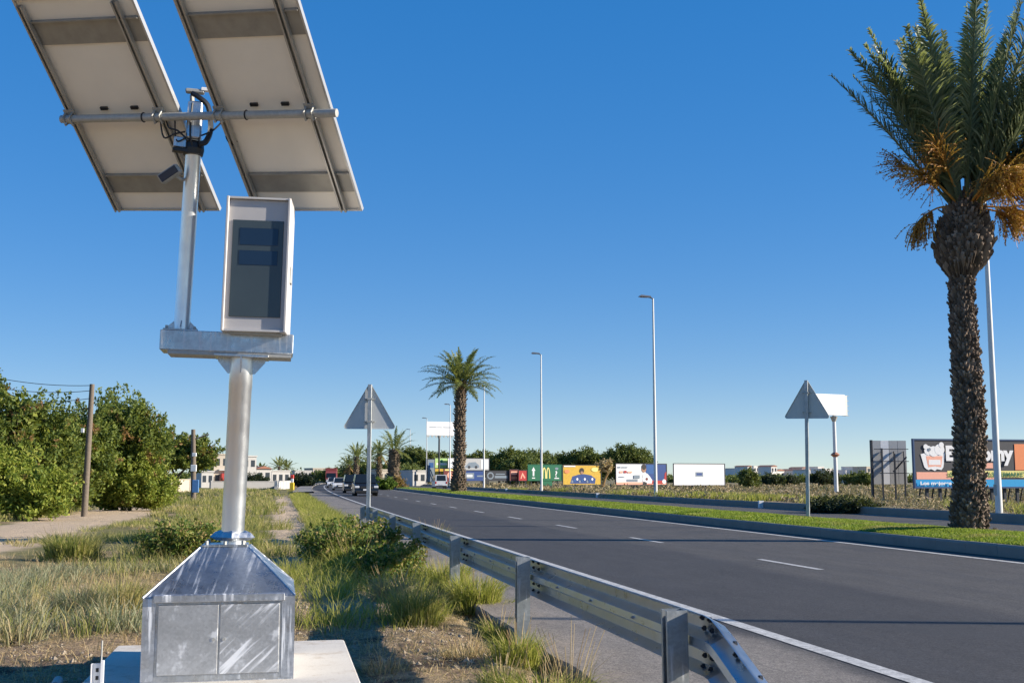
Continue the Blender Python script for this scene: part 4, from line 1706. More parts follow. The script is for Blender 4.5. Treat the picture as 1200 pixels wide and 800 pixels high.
tree('carob_bush', 'light green bush spreading to the ground before the outermost carob tree', p, [(-.3, 0, 1.1, 1.6, 1.1, 1.2), (.8, 0, .8, 1.1, 1.0, .9), (-1.2, .3, 1.5, 1.1, 1.0, 1.2)], 'leaf_carob_light', .15, .5, .08, 105, 70, 4, cat='bush', sl=.6)
p = onray(152, 53)
tree('carob_bush', 'light green rounded bush spreading to the ground right of the wooden pole', p, [(0, 0, 1.2, 1.6, 1.3, 1.4), (1.0, 0, .9, 1.1, 1.1, 1.0), (-1.0, 0, .9, 1.0, 1.0, 1.1)], 'leaf_carob_light', .15, .5, .08, 110, 70, 5, cat='bush', sl=.6)
p = onray(82, 49.5)
tree('carob_bush', 'low dark green bush at the foot of the thicket left of the wooden pole', p, [(0, 0, .9, 1.1, .9, 1.1), (-.9, 0, .7, .8, .8, .8)], 'leaf_carob', .15, .4, .07, 90, 60, 6, cat='bush', sl=.6)
p = onray(205, 88)
tree('carob_tree', 'spreading carob tree on bare trunks beside the second wooden pole', p, [(-.6, 0, 3.2, 2.3, 2.0, 1.5), (1.4, 0, 3.1, 1.9, 1.8, 1.5), (-2.3, 0, 2.5, 1.5, 1.5, 1.6)], 'leaf_carob', .24, 1.7, .2, 110, 55, 7)

# wooden poles and their wires
def wooden_pole(label, base_p, top_p, r=.13, parts=True):
    root = thing('wooden_pole', label, 'utility pole', base_p)
    tp = np.array(top_p) - np.array(base_p)
    mb = MB(); mb.tube([(0, 0, -.4), tp * .5, tp], [r * 1.1, r, r * .8], 10)
    mb.build('pole', 'wood_pole', root, smooth=True)
    return root, tp


b = onray(99.5, 45.0); tpx = PT(108, 450, 45.0)
wp, tp = wooden_pole('weathered wooden utility pole leaning in front of the thicket', b, tpx, .115)
mb = MB(); mb.bbox(-.22, -.10, -.14, -.05, tp[2] * .63, tp[2] * .63 + .17, .01)
mb.build('white_insulator', 'white_plastic', wp)
for k, (yy, sag, x2, y2) in enumerate(((.05, .25, -60, 428), (.25, .3, -60, 440), (.55, .35, -70, 452), (.95, .35, -70, 462))):
    e = PT(x2, y2, 46) - b
    a0 = tp - np.array([0, 0, yy])
    pts = [a0 + (e - a0) * u - np.array([0, 0, 4 * sag * u * (1 - u)]) for u in np.linspace(0, 1, 14)]
    mb = MB(); mb.tube(pts, .012, 4); mb.build('wire', 'wire_black', wp)
b2 = onray(227, 78); t2 = PT(226.5, 503, 78)
wp2, tp2 = wooden_pole('far wooden utility pole beside the spreading carob tree on bare trunks', b2, t2, .17)
mb = MB(); mb.bbox(-.19, .19, -.3, -.17, 1.9, 2.35, .02); mb.build('meter_box', 'white_plastic', wp2)
mb = MB(); mb.bbox(-.12, .16, -.3, -.17, 2.9, 3.15, .02); mb.build('meter_box', 'white_plastic', wp2)
mb = MB(); mb.bbox(-.05, .38, -.28, -.19, .5, 1.35, .02); mb.build('blue_poster', 'blue_cloth', wp2)
mb = MB(); mb.tube([(-.1, 0, tp2[2] * .86), (.9, 0, tp2[2] * .93)], .05, 6); mb.build('strut', 'wood_pole', wp2)

# dark clipped bushes on the far verge
for px, Y, w, h, lab in ((966, 47.5, .95, .5, 'low dark bush behind the far kerb left of the white mast foot'), (1000, 46.5, .85, .48, 'low dark bush behind the far kerb below the back of a billboard')):
    p = onray(px, Y)
    tree('verge_bush', lab, p, [(0, 0, h * .6, w, .7, h * .75), (.5, .1, h * .45, w * .6, .6, h * .6)], 'leaf_dark', .10, .25, .04, 80, 50, int(px), cat='bush', sl=.35, sr=.16, stems=2)
for px, Y, w, h, lab, m in ((877, 165, 1.35, 2.6, 'lone round dark bush in the dry field right of the blank white billboard', 'leaf_pine'), (905, 200, 2.0, 1.9, 'brownish bush in the dry field beside the lone round bush', 'leaf_dark'),
                        (926, 205, 1.5, 1.8, 'dark bush in the dry field left of the median warning sign', 'leaf_dark'), (961, 215, 2.3, 2.6, 'wide dark bush in the far field right of the median warning sign', 'leaf_dark'), (975, 225, 1.6, 2.7, 'dark bush in the far field behind the white mast', 'leaf_dark'),
                        (1001, 215, 1.6, 2.2, 'green bush in the far field right of the white mast', 'leaf_pine'), (1014, 205, 1.8, 2.3, 'wide green bush in the far field beside the back of a billboard', 'leaf_pine')):
    p = onray(px, Y)
    tree('field_bush', lab, p, [(0, 0, h * .55, w, w, h * .5), (w * .4, 0, h * .4, w * .6, w * .6, h * .42)], m, .34, h * .3, .1, 70, 36, int(px), cat='bush', sl=.7, sr=.4, stems=2)
# pines beyond the billboards
pines = [(600, 527, 255, 5.2), (622, 528, 262, 4.8), (645, 532, 270, 4.6), (566, 530, 262, 5.0), (683, 526, 248, 5.2), (700, 533, 262, 4.0), (735, 523, 235, 5.0), (722, 529, 240, 3.6), (752, 530, 245, 3.4), (662, 536, 275, 3.6), (585, 533, 280, 5.), (520, 531, 270, 5.2), (545, 531, 275, 5.0), (490, 526, 235, 4.2), (497, 533, 245, 4.), (476, 534, 250, 3.4), (482, 545, 230, 2.6), (608, 536, 240, 4.4), (632, 537, 246, 4.2)]
PINE_L = ['stone pine behind the ring emblem billboard', 'stone pine rising behind the green billboard, left of its lamp post', 'stone pine behind the right half of the green billboard',
          'stone pine between the slender palm and the grey car billboard', 'broad stone pine crowning the yellow billboard', 'lower stone pine at the right edge of the yellow billboard',
          'tallest stone pine behind the billboard with the man in white shirt', 'small stone pine at the left edge of the white shirt billboard', 'small stone pine right of the tallest one behind the white shirt billboard',
          'low stone pine in the gap between green and yellow billboards', 'stone pine behind the grey car billboard', 'stone pine behind the lime green billboard', 'stone pine hidden partly by the slender palm trunk',
          'dark round pine left of the stacked boards, beside a lamp post', 'dark pine directly left of the slate blue panel', 'pine above the white cafe building', 'low pine at the foot of the white cafe building',
          'nearer stone pine behind the narrow brownish billboard', 'nearer stone pine behind the arrow of the green billboard']
for i, (px, yt, Y, w) in enumerate(pines):
    p = onray(px, Y)
    top = PT(px, yt, Y)[2] - p[2]
    lob = [(0, 0, top - 1.7, w * .62, w * .6, 1.7), (-w * .5, 0, top - 2.6, w * .5, w * .5, 1.6), (w * .5, .3, top - 2.9, w * .5, w * .5, 1.7), (0, 0, top - 4.2, w * .6, w * .5, 1.8)]
    tree('stone_pine', PINE_L[i], p, lob, 'leaf_pine', .50, top * .6, .25, 60, 42, 100 + i, group='stone pines beyond the billboards', sl=1.2, sr=.8, stems=2)

# ================================================================== billboards
class Board:
    """a billboard; local x across the face, y into it (the face looks to -y), z up"""
    def __init__(self, label, px0, px1, py0, py1, Y, turn=0.0, back='steel_dark', frame='steel_dark', face='board_white', name='billboard', legs=3, deep=.25, base=True, group=None, foot=None):
        a = PT(px0, py1, Y); c = PT(px1, py1, Y); top = PT(px0, py0, Y)
        self.W = np.linalg.norm((c - a)[:2]) / max(.3, math.cos(turn)); self.H = top[2] - a[2]
        mid = (a + c) / 2
        g = mid.copy(); g[2] = gz(mid) if foot is None else foot
        self.z0 = a[2] - g[2]
        self.root = thing(name, label, 'billboard', g, turn)
        self.n = 0
        w, h, z0 = self.W / 2, self.H, self.z0
        mb = MB(); mb.box(-w, w, 0, deep * .4, z0, z0 + h)
        self.panel = mb.build('face_panel', face, self.root)
        if frame:
            e = .06 * h / 3 + .03
            for nm, bx in (('frame_bar', (-w - e, w + e, z0 + h, z0 + h + e)), ('frame_bar', (-w - e, w + e, z0 - e, z0)), ('frame_bar', (-w - e, -w, z0, z0 + h)), ('frame_bar', (w, w + e, z0, z0 + h))):
                mb = MB(); mb.box(bx[0], bx[1], -.04, deep * .4 + .01, bx[2], bx[3]); mb.build(nm, frame, self.root)
        for k in range(legs):
            x = -w * .8 + (1.6 * w * k / max(1, legs - 1) if legs > 1 else w * .8)
            mb = MB(); mb.box(x - .07, x + .07, deep * .4 + .012, deep * .4 + .15, -.4, z0 + h * .92)
            mb.build('leg', back, self.root)
            mb = MB(); mb.tube([(x, deep + .05, z0 + h * .5), (x, deep + .9, -.3)], .05, 4); mb.build('brace', back, self.root)

    def rect(self, u0, u1, v0, v1, mat, name='printed_field'):
        """a printed field; u, v run 0..1 from the lower left"""
        self.n += 1
        y = -.004 * self.n
        w, h = self.W, self.H
        mb = MB(); mb.box(-w / 2 + u0 * w, -w / 2 + u1 * w, y, y + .0035, self.z0 + v0 * h, self.z0 + v1 * h)
        return mb.build(name, mat, self.panel)

    def poly(self, pts, mat, name='printed_shape'):
        self.n += 1
        y = -.004 * self.n
        w, h = self.W, self.H
        mb = MB(); mb.prism([(-w / 2 + u * w, self.z0 + v * h) for u, v in pts], y, y + .0035)
        return mb.build(name, mat, self.panel)

    def disc(self, u, v, r, mat, sx=1.0, name='printed_shape', n=16):
        k = self.H / self.W
        return self.poly([(u + r * k * sx * math.cos(2 * math.pi * i / n), v + r * math.sin(2 * math.pi * i / n)) for i in range(n)], mat, name)

    def text(self, txt, u, v, size, mat, bold=0.0, sx=1.0):
        self.n += 1
        return text_mesh(txt, size * self.H, mat, self.panel, (-self.W / 2 + u * self.W, -.004 * self.n, self.z0 + v * self.H), (math.pi / 2, 0, 0), bold * self.H, .001, sx=sx)


# -- the long shop billboard behind the stout palm
B = Board('long dark billboard reading Economy with a shopping basket, behind the stout palm', 1067, 1232, 516, 570, 62, turn=R(12), face='board_dark', frame='steel_blue', legs=9, deep=.3)
B.rect(0, 1, 0, .155, 'board_cyan')
B.rect(.01, .62, .16, .315, 'board_pink')
B.rect(.245, .99, .20, .345, 'board_yellow')
B.rect(.46, .60, .40, .515, 'board_pink')
B.rect(.775, .99, .36, .93, 'board_orange')
# basket with goods
B.poly([(.045, .70), (.075, .72), (.20, .70), (.235, .73), (.215, .42), (.20, .36), (.165, .38), (.15, .34), (.12, .38), (.10, .36), (.085, .38), (.07, .42)], 'board_white')
B.poly([(.085, .66), (.212, .66), (.198, .42), (.155, .44), (.10, .42)], 'board_pink')
B.rect(.105, .195, .47, .58, 'board_white')
for u, v, r, m in ((.105, .78, .10, 'board_white'), (.145, .76, .115, 'board_white'), (.19, .80, .12, 'board_white'), (.085, .86, .055, 'board_white'), (.205, .90, .06, 'board_white'), (.112, .80, .035, 'board_slate')):
    B.disc(u, v, r, m)
eo = B.text('Economy', .232, .575, .43, 'board_white', .020, 1.0)
eo.scale = (.53 * B.W / max(v.co.x for v in eo.data.vertices), 1, 1)
B.text('SU', .26, .225, .125, 'board_green', .004, 1.03)
B.text('Y SUPERMARKET', .545, .225, .125, 'board_green', .004, 1.03)
B.text('Los mejores precios', .03, .045, .10, 'board_white', .004, 1.5)
# -- the back of another one left of it
q = Board('unused grey backside of a sheet metal billboard on dark stilts', 1022.5, 1064, 516, 567, 66, turn=R(4), face='sheet_grey', frame=None, legs=0, deep=.2)
w = q.W
for k in range(4):
    x0 = -w / 2 + w * k / 4
    mb = MB(); mb.box(x0 + .012, x0 + w / 4 - .012, -.02, -.002, q.z0, q.z0 + q.H); mb.build('sheet', ['sheet_grey', 'board_white', 'sheet_grey', 'sheet_grey'][k], q.panel)
for k, f in enumerate((.22, .58, .86)):
    x = -w / 2 + w * f
    mb = MB(); mb.box(x - .04, x + .04, -.40, -.32, -.3, q.z0 + q.H * (.82 if k == 0 else .7 if k == 1 else .5)); mb.build('stilt', 'steel_dark', q.root)
    mb = MB(); mb.tube([(x, -.35, q.z0 + q.H * .4), (x + .1, -.06, q.z0 + q.H * .75)], .04, 4); mb.build('brace', 'steel_dark', q.root)
for v in (.25, .52, .80):
    mb = MB(); mb.box(-w / 2 + (.02 if v > .6 else .3), w / 2, -.32, -.28, q.z0 + q.H * v - .02, q.z0 + q.H * v + .02); mb.build('cross_bar', 'steel_dark', q.root)
mb = MB(); mb.tube([(w * .05, -.25, q.z0 + q.H * .28), (w * .45, -.25, q.z0 + q.H * .62)], .045, 4); mb.build('brace', 'steel_dark', q.root)
mb = MB(); mb.box(-w / 2 - .05, -w / 2 + .04, -.06, .16, -.3, q.z0 + q.H + .03); mb.build('stilt', 'steel_dark', q.root)

# -- white board on a mast, right
def mast_board(label, px, pyb, py0, py1, x0, x1, Y, turn, mastmat, both=False):
    g = PT(px, pyb, Y); g[2] = gz(g)
    root = thing('mast_billboard', label, 'billboard', g, turn)
    z0 = PT(px, py1, Y)[2] - g[2]; z1 = PT(px, py0, Y)[2] - g[2]
    k = Y / FPX / math.cos(turn)
    xa, xb = (x0 - px) * k, (x1 - px) * k
    mb = MB(); mb.tube([(0, .1, -.4), (0, .1, z0 * .5), (0, .1, z0 + .3)], [.19, .17, .15], 12); mb.build('mast', mastmat, root, smooth=True)
    mb = MB(); mb.tube([(0, .1, z0 - .55), (0, .1, z0 - .1)], [.17, .36], 10); mb.build('mast_head', 'steel_dull', root)
    mb = MB(); mb.bbox(xa, xb, -.16, .0, z0, z1, .02); pn_ = mb.build('face_panel', 'board_white', root)
    return root, xa, xb, z0, z1, pn_


r_, xa, xb, z0, z1, pn_ = mast_board('blank white billboard high on a pale mast with a rusty collar', 981, 577, 462, 486.5, 955, 994, 103, R(24), 'lamp_white')
mb = MB(); mb.tube([(0, .1, z0 * .47), (0, .1, z0 * .50), (0, .1, z0 * .53)], [.18, .42, .18], 10); mb.build('collar', 'roof_tile', r_)
mb = MB(); mb.box(xb + .03, xb + .55, .2, .26, z0 + .02, z1 - .05); mb.build('side_panel', 'sheet_grey', r_)
for k in range(5):
    zz = z0 + (z1 - z0) * k / 4.2
    mb = MB(); mb.tube([(xb - .1, .1, zz), (xb + .95, .5, zz + .03)], .028, 4); mb.build('strut', 'steel_dull', r_)
mb = MB(); mb.tube([(xb + .12, .12, z0), (xb + .16, .14, z1)], .045, 4); mb.build('strut', 'steel_dull', r_)
r2_, xa, xb, z0, z1, pn2 = mast_board('white printed billboard high on a dark mast beyond the stacked boards', 514.5, 566, 494, 510, 499.5, 531, 205, R(22), 'steel_dark')
for a_, b_, c_ in ((.10, .36, .12), (.38, .56, .10), (.60, .90, .12)):        # lettering too faint to read
    mb = MB(); mb.box(xa + (xb - xa) * a_, xa + (xb - xa) * b_, -.166, -.161, (z0 + z1) / 2 + .15, (z0 + z1) / 2 + .15 + c_); mb.build('faint_print', 'board_slate', pn2)
for k in range(7):
    mb = MB(); x = xa + (xb - xa) * (k + .5) / 7
    mb.prism([(x - .28, z0 - .02), (x + .28, z0 - .02), (x, z0 - .42)], -.12, -.02); mb.build('bracket', 'steel_dull', r2_)

# -- blank white billboard, and the one with a man in a white shirt
B = Board('blank white billboard with a small grey logo box in the dry field', 788, 852, 543.5, 568, 160, turn=R(24), legs=4)
B.rect(.415, .575, .40, .62, 'board_slate'); B.rect(.44, .55, .46, .57, 'board_navy')
B = Board('white and blue billboard showing a man in a white shirt', 721, 783, 543.5, 567.5, 164, turn=R(24), legs=4)
B.rect(.58, 1, 0, 1, 'board_navy'); B.rect(.60, .78, .52, .96, 'board_blue'); B.rect(0, 1, 0, .12, 'board_pink'); B.rect(.62, .95, .03, .2, 'board_red')
B.rect(.20, .42, .14, .26, 'board_slate')
B.poly([(.95, .2), (1, .2), (1, .65), (.965, .55)], 'board_red')
B.disc(.95, .15, .11, 'board_white')
B.poly([(.52, .06), (.70, .06), (.71, .22), (.66, .40), (.62, .52), (.57, .58), (.53, .50), (.51, .28)], 'board_white')
B.disc(.545, .76, .17, 'board_skin', .8); B.disc(.545, .86, .14, 'board_hair', .95)
B.poly([(.52, .0), (.60, .0), (.60, .10), (.53, .16)], 'board_hair'); B.disc(.60, .27, .07, 'board_maroon')
for u0_, u1_, v0_, v1_, m_ in ((.03, .08, .80, .88, 'board_slate'), (.10, .22, .81, .86, 'board_slate'), (.06, .13, .56, .66, 'board_pink'), (.15, .20, .56, .68, 'board_red'), (.22, .31, .56, .65, 'board_pink'), (.05, .16, .36, .40, 'board_slate'), (.34, .46, .30, .46, 'board_slate')):
    B.rect(u0_, u1_, v0_, v1_, m_)
# -- yellow, green and the row to its left
B = Board('yellow billboard with a figure behind a heap of blue shirts', 659.5, 705, 545, 567.5, 184, turn=R(24), face='board_gold', legs=4)
B.poly([(.18, .05), (.84, .05), (.86, .30), (.74, .48), (.55, .55), (.40, .52), (.24, .42)], 'board_navy')
for k in range(9):
    B.disc(.24 + .066 * k, .16 + .06 * (k % 3), .07, ['board_slate', 'board_blue', 'board_white'][k % 3], .8)
B.disc(.49, .72, .15, 'board_hair', .9); B.disc(.49, .62, .08, 'board_skin')
B.disc(.10, .68, .10, 'board_orange', 1.6); B.disc(.84, .78, .11, 'board_yellow', 2.0); B.rect(.02, .32, .92, .98, 'board_white')
B = Board('green billboard with a white arrow and a big yellow letter M', 619, 658.5, 544.5, 562.5, 190, turn=R(24), face='board_green', frame='board_green', legs=5)
B.poly([(.10, .62), (.155, .86), (.21, .62), (.178, .62), (.178, .28), (.132, .28), (.132, .62)], 'board_white')
B.rect(.11, .20, .12, .18, 'board_white')
# arches as two tall hoops
for cx in (.475, .595):
    n = 14; hw_ = .060; pts = []
    for i in range(n + 1):
        a = math.pi * i / n
        pts.append((cx - hw_ * math.cos(a), .12 + .72 * math.sin(a) ** .75))
    inner = [(cx + (u - cx) * .52, .12 + (v - .12) * .88) for u, v in pts]
    B.poly(pts + inner[::-1], 'board_yellow', 'printed_arch')
B.disc(.85, .76, .08, 'board_slate', 1.6); B.text('?', .795, .22, .55, 'board_white', .01); B.rect(.78, .92, .10, .16, 'board_white')
mb = MB(); mb.box(-.5, 1.3, .02, .08, B.z0 - .9, B.z0 - .1); mb.build('lower_panel', 'board_green', B.root)
for px0, px1, py0, py1, Y, face, lab, arts in (
        (570, 597, 551.5, 562.8, 205, 'steel_dark', 'dark billboard with a grey ring emblem and pale lettering', [('disc', .18, .5, .38, 'board_slate'), ('disc', .18, .5, .24, 'steel_dark'), ('rect', .36, .92, .25, .5, 'board_slate'), ('rect', .4, .8, .62, .72, 'board_slate')]),
        (597.5, 607.5, 550, 562.8, 206, 'board_maroon', 'narrow brownish billboard between the ring emblem board and a red board', [('rect', .15, .85, .55, .85, 'board_pink'), ('rect', .15, .85, .15, .35, 'roof_tile')]),
        (608, 617.5, 551, 562.8, 206, 'board_red', 'small red billboard beside the green one', [('poly', [(.2, .2), (.45, .8), (.8, .3), (.7, .2), (.45, .55), (.35, .2)], 'board_pink')]),
        (544.5, 567.5, 551.5, 563, 200, 'board_navy', 'navy billboard with a pale blue square below the grey car advert', [('rect', .05, .48, .2, .8, 'board_slate'), ('rect', .12, .4, .38, .62, 'board_white'), ('rect', .62, .95, .4, .55, 'board_slate')]),
        (544, 573, 537, 550.5, 201, 'sheet_grey', 'grey billboard with a dark car shape above the navy one', [('poly', [(.05, .3), (.2, .65), (.45, .7), (.6, .4), (.6, .2), (.05, .2)], 'board_slate'), ('disc', .2, .25, .13, 'steel_dark'), ('disc', .48, .25, .13, 'steel_dark'), ('rect', .68, .97, .1, .9, 'board_white')]),
        (501, 509.6, 538, 564, 207, 'board_slate', 'tall slate blue panel at the end of the stacked boards', [('rect', .2, .8, .62, .85, 'board_blue'), ('rect', .1, .9, .1, .25, 'board_slate')]),
        (510, 525, 536.5, 548, 206, 'board_lime', 'lime green billboard on top of the stacked boards', [('rect', .1, .9, .3, .5, 'board_white'), ('disc', .5, .7, .15, 'board_green')]),
        (525.2, 533.5, 536.5, 548, 206, 'board_white', 'white billboard beside the lime green one', [('rect', .15, .85, .45, .55, 'board_slate')]),
        (510, 520, 548.8, 558, 205, 'board_gold', 'amber yellow billboard below the lime green one', [('poly', [(.3, .2), (.55, .8), (.75, .2)], 'board_orange')]),
        (520.2, 533.5, 549, 564, 205, 'board_maroon', 'maroon billboard behind the white van', [('disc', .55, .5, .25, 'board_pink'), ('rect', .1, .9, .85, .97, 'board_yellow')])):
    B = Board(lab, px0, px1, py0, py1, Y, turn=R(24), face=face, legs=2)
    for a in arts:
        getattr(B, a[0])(*a[1:])

# ================================================================== vehicles
def car(label, loc, rz, W, L, H, paint, kind='suv', cat='car'):
    """front is -y in local space (faces the viewer when driving towards us)"""
    root = thing({'suv': 'parked_car', 'hatch': 'car', 'van': 'van'}[kind] if False else ('van' if kind == 'van' else 'car'), label, cat, loc, rz)
    w = W / 2; l = L / 2
    belt = {'suv': .60, 'hatch': .58, 'van': .52}[kind] * H
    hood = belt * (.92 if kind != 'van' else .95)
    gc = .20
    side = [(-l, gc + .12), (-l + .03, hood * .62), (-l + .12, hood * .88), (-l + L * .24, hood * 1.03), (l - .08, belt), (l, belt * .8), (l, gc + .1), (l - .15, gc), (-l + .1, gc)]
    if kind == 'van':
        side = [(-l, gc + .12), (-l, hood * .8), (-l + .1, hood * 1.0), (l - .02, belt), (l, gc + .1), (l - .1, gc), (-l + .1, gc)]
    n = len(side)
    cy = 0; cz = belt * .6
    v, f = [], []
    for x, k in ((-w, .93), (-w + .09, 1.0), (w - .09, 1.0), (w, .93)):
        v += [(x, (y - cy) * (k * .02 + .98), cz + (z - cz) * k) for y, z in side]
    for i in range(3):
        for j in range(n):
            q = (j + 1) % n
            f.append((i * n + j, i * n + q, (i + 1) * n + q, (i + 1) * n + j))
    f += [tuple(range(n)), tuple(range(4 * n - 1, 3 * n - 1, -1))]
    mb = MB(); mb.add(v, f); mb.build('body', paint, root)
    # cabin
    if kind == 'van':
        yb0, yb1, yt0, yt1 = -l + .25, l - .01, -l + .9, l - .06
    elif kind == 'suv':
        yb0, yb1, yt0, yt1 = -l + L * .25, l - .06, -l + L * .42, l - .35
    else:
        yb0, yb1, yt0, yt1 = -l + L * .25, l - .12, -l + L * .46, l - .75
    wb_, wt = w - .05, w - (.20 if kind != 'van' else .12)
    z0_, z1_ = belt - .02, H
    V8 = [(-wb_, yb0, z0_), (wb_, yb0, z0_), (wb_, yb1, z0_), (-wb_, yb1, z0_), (-wt, yt0, z1_), (wt, yt0, z1_), (wt, yt1, z1_), (-wt, yt1, z1_)]
    mb = MB(); mb.hexa(V8); cab_ = mb.build('cabin', paint, root)

    def pane(a, b, c, d, nm, ins=.12, off=.012):
        P = [np.array(x) for x in (a, b, c, d)]
        ce = sum(P) / 4
        nr = unit(np.cross(P[1] - P[0], P[3] - P[0]))
        if np.dot(nr, ce - np.array([0, (yb0 + yb1) / 2, (z0_ + z1_) / 2])) < 0:
            nr = -nr
        O = [p_ + (ce - p_) * ins + nr * off for p_ in P]
        I = [p_ + (ce - p_) * ins - nr * .01 for p_ in P]
        m_ = MB(); m_.hexa([*I, *O]); return m_.build(nm, 'car_glass', cab_)
    A = [np.array(x) for x in V8]
    pane(A[0], A[1], A[5], A[4], 'windscreen', .09)
    pane(A[3], A[2], A[6], A[7], 'rear_window', .12 if kind != 'van' else .2)
    for i0, i1, i2, i3 in ((0, 3, 7, 4), (1, 2, 6, 5)):
        for f0, f1 in ((.02, .5), (.52, .98)):
            a = A[i0] + (A[i1] - A[i0]) * f0; b = A[i0] + (A[i1] - A[i0]) * f1
            c = A[i3] + (A[i2] - A[i3]) * f1; d_ = A[i3] + (A[i2] - A[i3]) * f0
            pane(a, b, c, d_, 'side_window', .12)
    for sx in (-1, 1):
        for yy in (-l + L * .19, l - L * .2):
            rw = .34 if kind != 'hatch' else .31
            mb = MB(); mb.tube([(sx * (w - .24), yy, rw), (sx * (w - .01), yy, rw), (sx * (w + .005), yy, rw)], [rw, rw, rw * .9], 20)
            wh_ = mb.build('wheel', 'black_rubber', root)
            mb = MB(); mb.tube([(sx * (w - .05), yy, rw), (sx * (w + .012), yy, rw)], [rw * .62, rw * .58], 14)
            mb.build('rim', 'rim_alloy', wh_)
        mb = MB(); mb.bbox(sx * w * .80 - .17, sx * w * .80 + .17, -l - .012, -l + .12, hood * .66, hood * .84, .02); mb.build('headlight', 'car_light', root)
        mb = MB(); mb.bbox(sx * w * .86 - .10, sx * w * .86 + .10, l - .10, l + .012, belt * .66, belt * .95, .015); mb.build('tail_light', 'tail_red', root)
        mb = MB(); mb.bbox(sx * (w + .09) - .09, sx * (w + .09) + .09, yb0 + .22, yb0 + .34, belt - .02, belt + .14, .02); mb.build('wing_mirror', paint, root)
    mb = MB(); mb.bbox(-w * .52, w * .52, -l - .016, -l + .06, hood * .58, hood * .80, .02); mb.build('grille', 'car_trim', root)
    mb = MB(); mb.bbox(-w * .9, w * .9, -l - .02, -l + .06, gc + .06, gc + .22, .02); mb.build('bumper', 'car_trim', root)
    mb = MB(); mb.bbox(-w * .9, w * .9, l - .06, l + .02, gc + .04, gc + .20, .02); mb.build('bumper', 'car_trim', root)
    mb = MB(); mb.box(-.26, .26, -l - .03, -l - .015, gc + .24, gc + .35); mb.build('number_plate', 'white_plastic', root)
    mb = MB(); mb.box(-.26, .26, l + .015, l + .03, gc + .30, gc + .41); mb.build('number_plate', 'white_plastic', root)
    return root


def road_heading(s):
    return YAW - math.atan(2 * 1.25e-4 * max(0, s - 45))


def lane(px, s):
    """the point of the road at distance s seen in column px"""
    k = (px - 600) / FPX / (math.cos(TH) + math.sin(TH) * 175 / FPX)
    Y = s
    for it in range(30):
        x = k * Y; ss = x * D2[0] + Y * D2[1]; Y += (s - ss)
    return np.array([k * Y, Y, 0.004])


car('dark navy off-road vehicle leading the oncoming cars', lane(427.5, 94), road_heading(94), 1.86, 4.5, 1.72, 'car_navy', 'suv')
car('black off-road vehicle following close behind the navy one', lane(413.5, 112), road_heading(112), 1.84, 4.5, 1.74, 'car_black', 'suv')
car('small white hatchback oncoming behind the two dark vehicles', lane(398.5, 138), road_heading(138), 1.76, 4.0, 1.46, 'car_white', 'hatch')
car('white car far down the road before the red lorry', lane(390, 178), road_heading(178), 1.76, 4.2, 1.48, 'car_white', 'hatch')
car('white van driving away along the far carriageway', lane(515, 160), road_heading(160) + math.pi, 1.62, 4.2, 1.72, 'car_white', 'van', 'van') if False else None
van = car('white van driving away along the far carriageway', lane(515, 160), road_heading(160) + math.pi, 1.72, 4.4, 1.86, 'car_white', 'van', 'van')


def lorry(label, loc, rz):
    root = thing('lorry', label, 'lorry', loc, rz)
    mb = MB(); mb.bbox(-1.25, 1.25, -2.0, 6.5, .95, 3.6, .05); mb.build('cargo_box', 'car_red', root)
    mb = MB(); mb.prism([(-4.0, .45), (-4.05, 1.4), (-3.75, 2.6), (-2.2, 2.9), (-2.15, .45)], -1.2, 1.2, 'x'); cb = mb.build('cab', 'car_red', root)
    mb = MB(); mb.add([(-1.05, -4.06, 1.5), (1.05, -4.06, 1.5), (1.0, -3.80, 2.5), (-1.0, -3.80, 2.5)], [(0, 1, 2, 3)]); mb.build('windscreen', 'car_glass', cb)
    mb = MB(); mb.box(-1.2, 1.2, -4.1, -3.95, .45, .8); mb.build('bumper', 'car_trim', cb)
    mb = MB(); mb.box(-1.0, 1.0, -2.1, 6.4, .6, .95); mb.build('chassis', 'car_trim', root)
    for sx in (-1, 1):
        mb = MB(); mb.bbox(sx * .9 - .16, sx * .9 + .16, -4.08, -3.98, .9, 1.12, .02); mb.build('headlight', 'car_light', cb)
        for yy in (-3.2, 3.8, 5.0):
            mb = MB(); mb.tube([(sx * .85, yy, .5), (sx * 1.18, yy, .5)], .5, 16); mb.build('wheel', 'black_rubber', root)
    return root


lorry('red lorry far down the road at the head of the bend', lane(388, 262), road_heading(262))

# ================================================================== far buildings
def house(label, px0, px1, py0, py1, Y, wall='white_render', depth=8., storeys=1, wins=3, roof='flat', name='house', extra=None, glass='house_glass', turn=R(28)):
    a = PT(px0, py1, Y); b = PT(px1, py1, Y); top = PT(px0, py0, Y)[2]
    g = (a + b) / 2; zb = min(a[2], -.05); g[2] = zb
    root = thing(name, label, 'house', g, turn)
    w = np.linalg.norm((b - a)[:2]) / 2; h = top - zb
    mb = MB(); mb.box(-w, w, 0, depth, -.3, h); wl = mb.build('wall', wall, root)
    if roof == 'flat':
        mb = MB(); mb.box(-w - .12, w + .12, -.12, depth + .12, h, h + .22); mb.build('roof', wall, root)
    else:
        mb = MB(); mb.prism([(-w - .3, h), (w + .3, h), (0, h + w * .35)], -.3, depth + .3); mb.build('roof', 'roof_tile', root)
    sh = h / storeys
    for s_ in range(storeys):
        for k in range(wins):
            x = -w + 2 * w * (k + .5) / wins
            ww = min(.7, w / wins * .55)
            mb = MB(); mb.box(x - ww, x + ww, -.04, .05, s_ * sh + sh * .35, s_ * sh + sh * .78)
            mb.build('window', glass, wl)
    return root, w, h


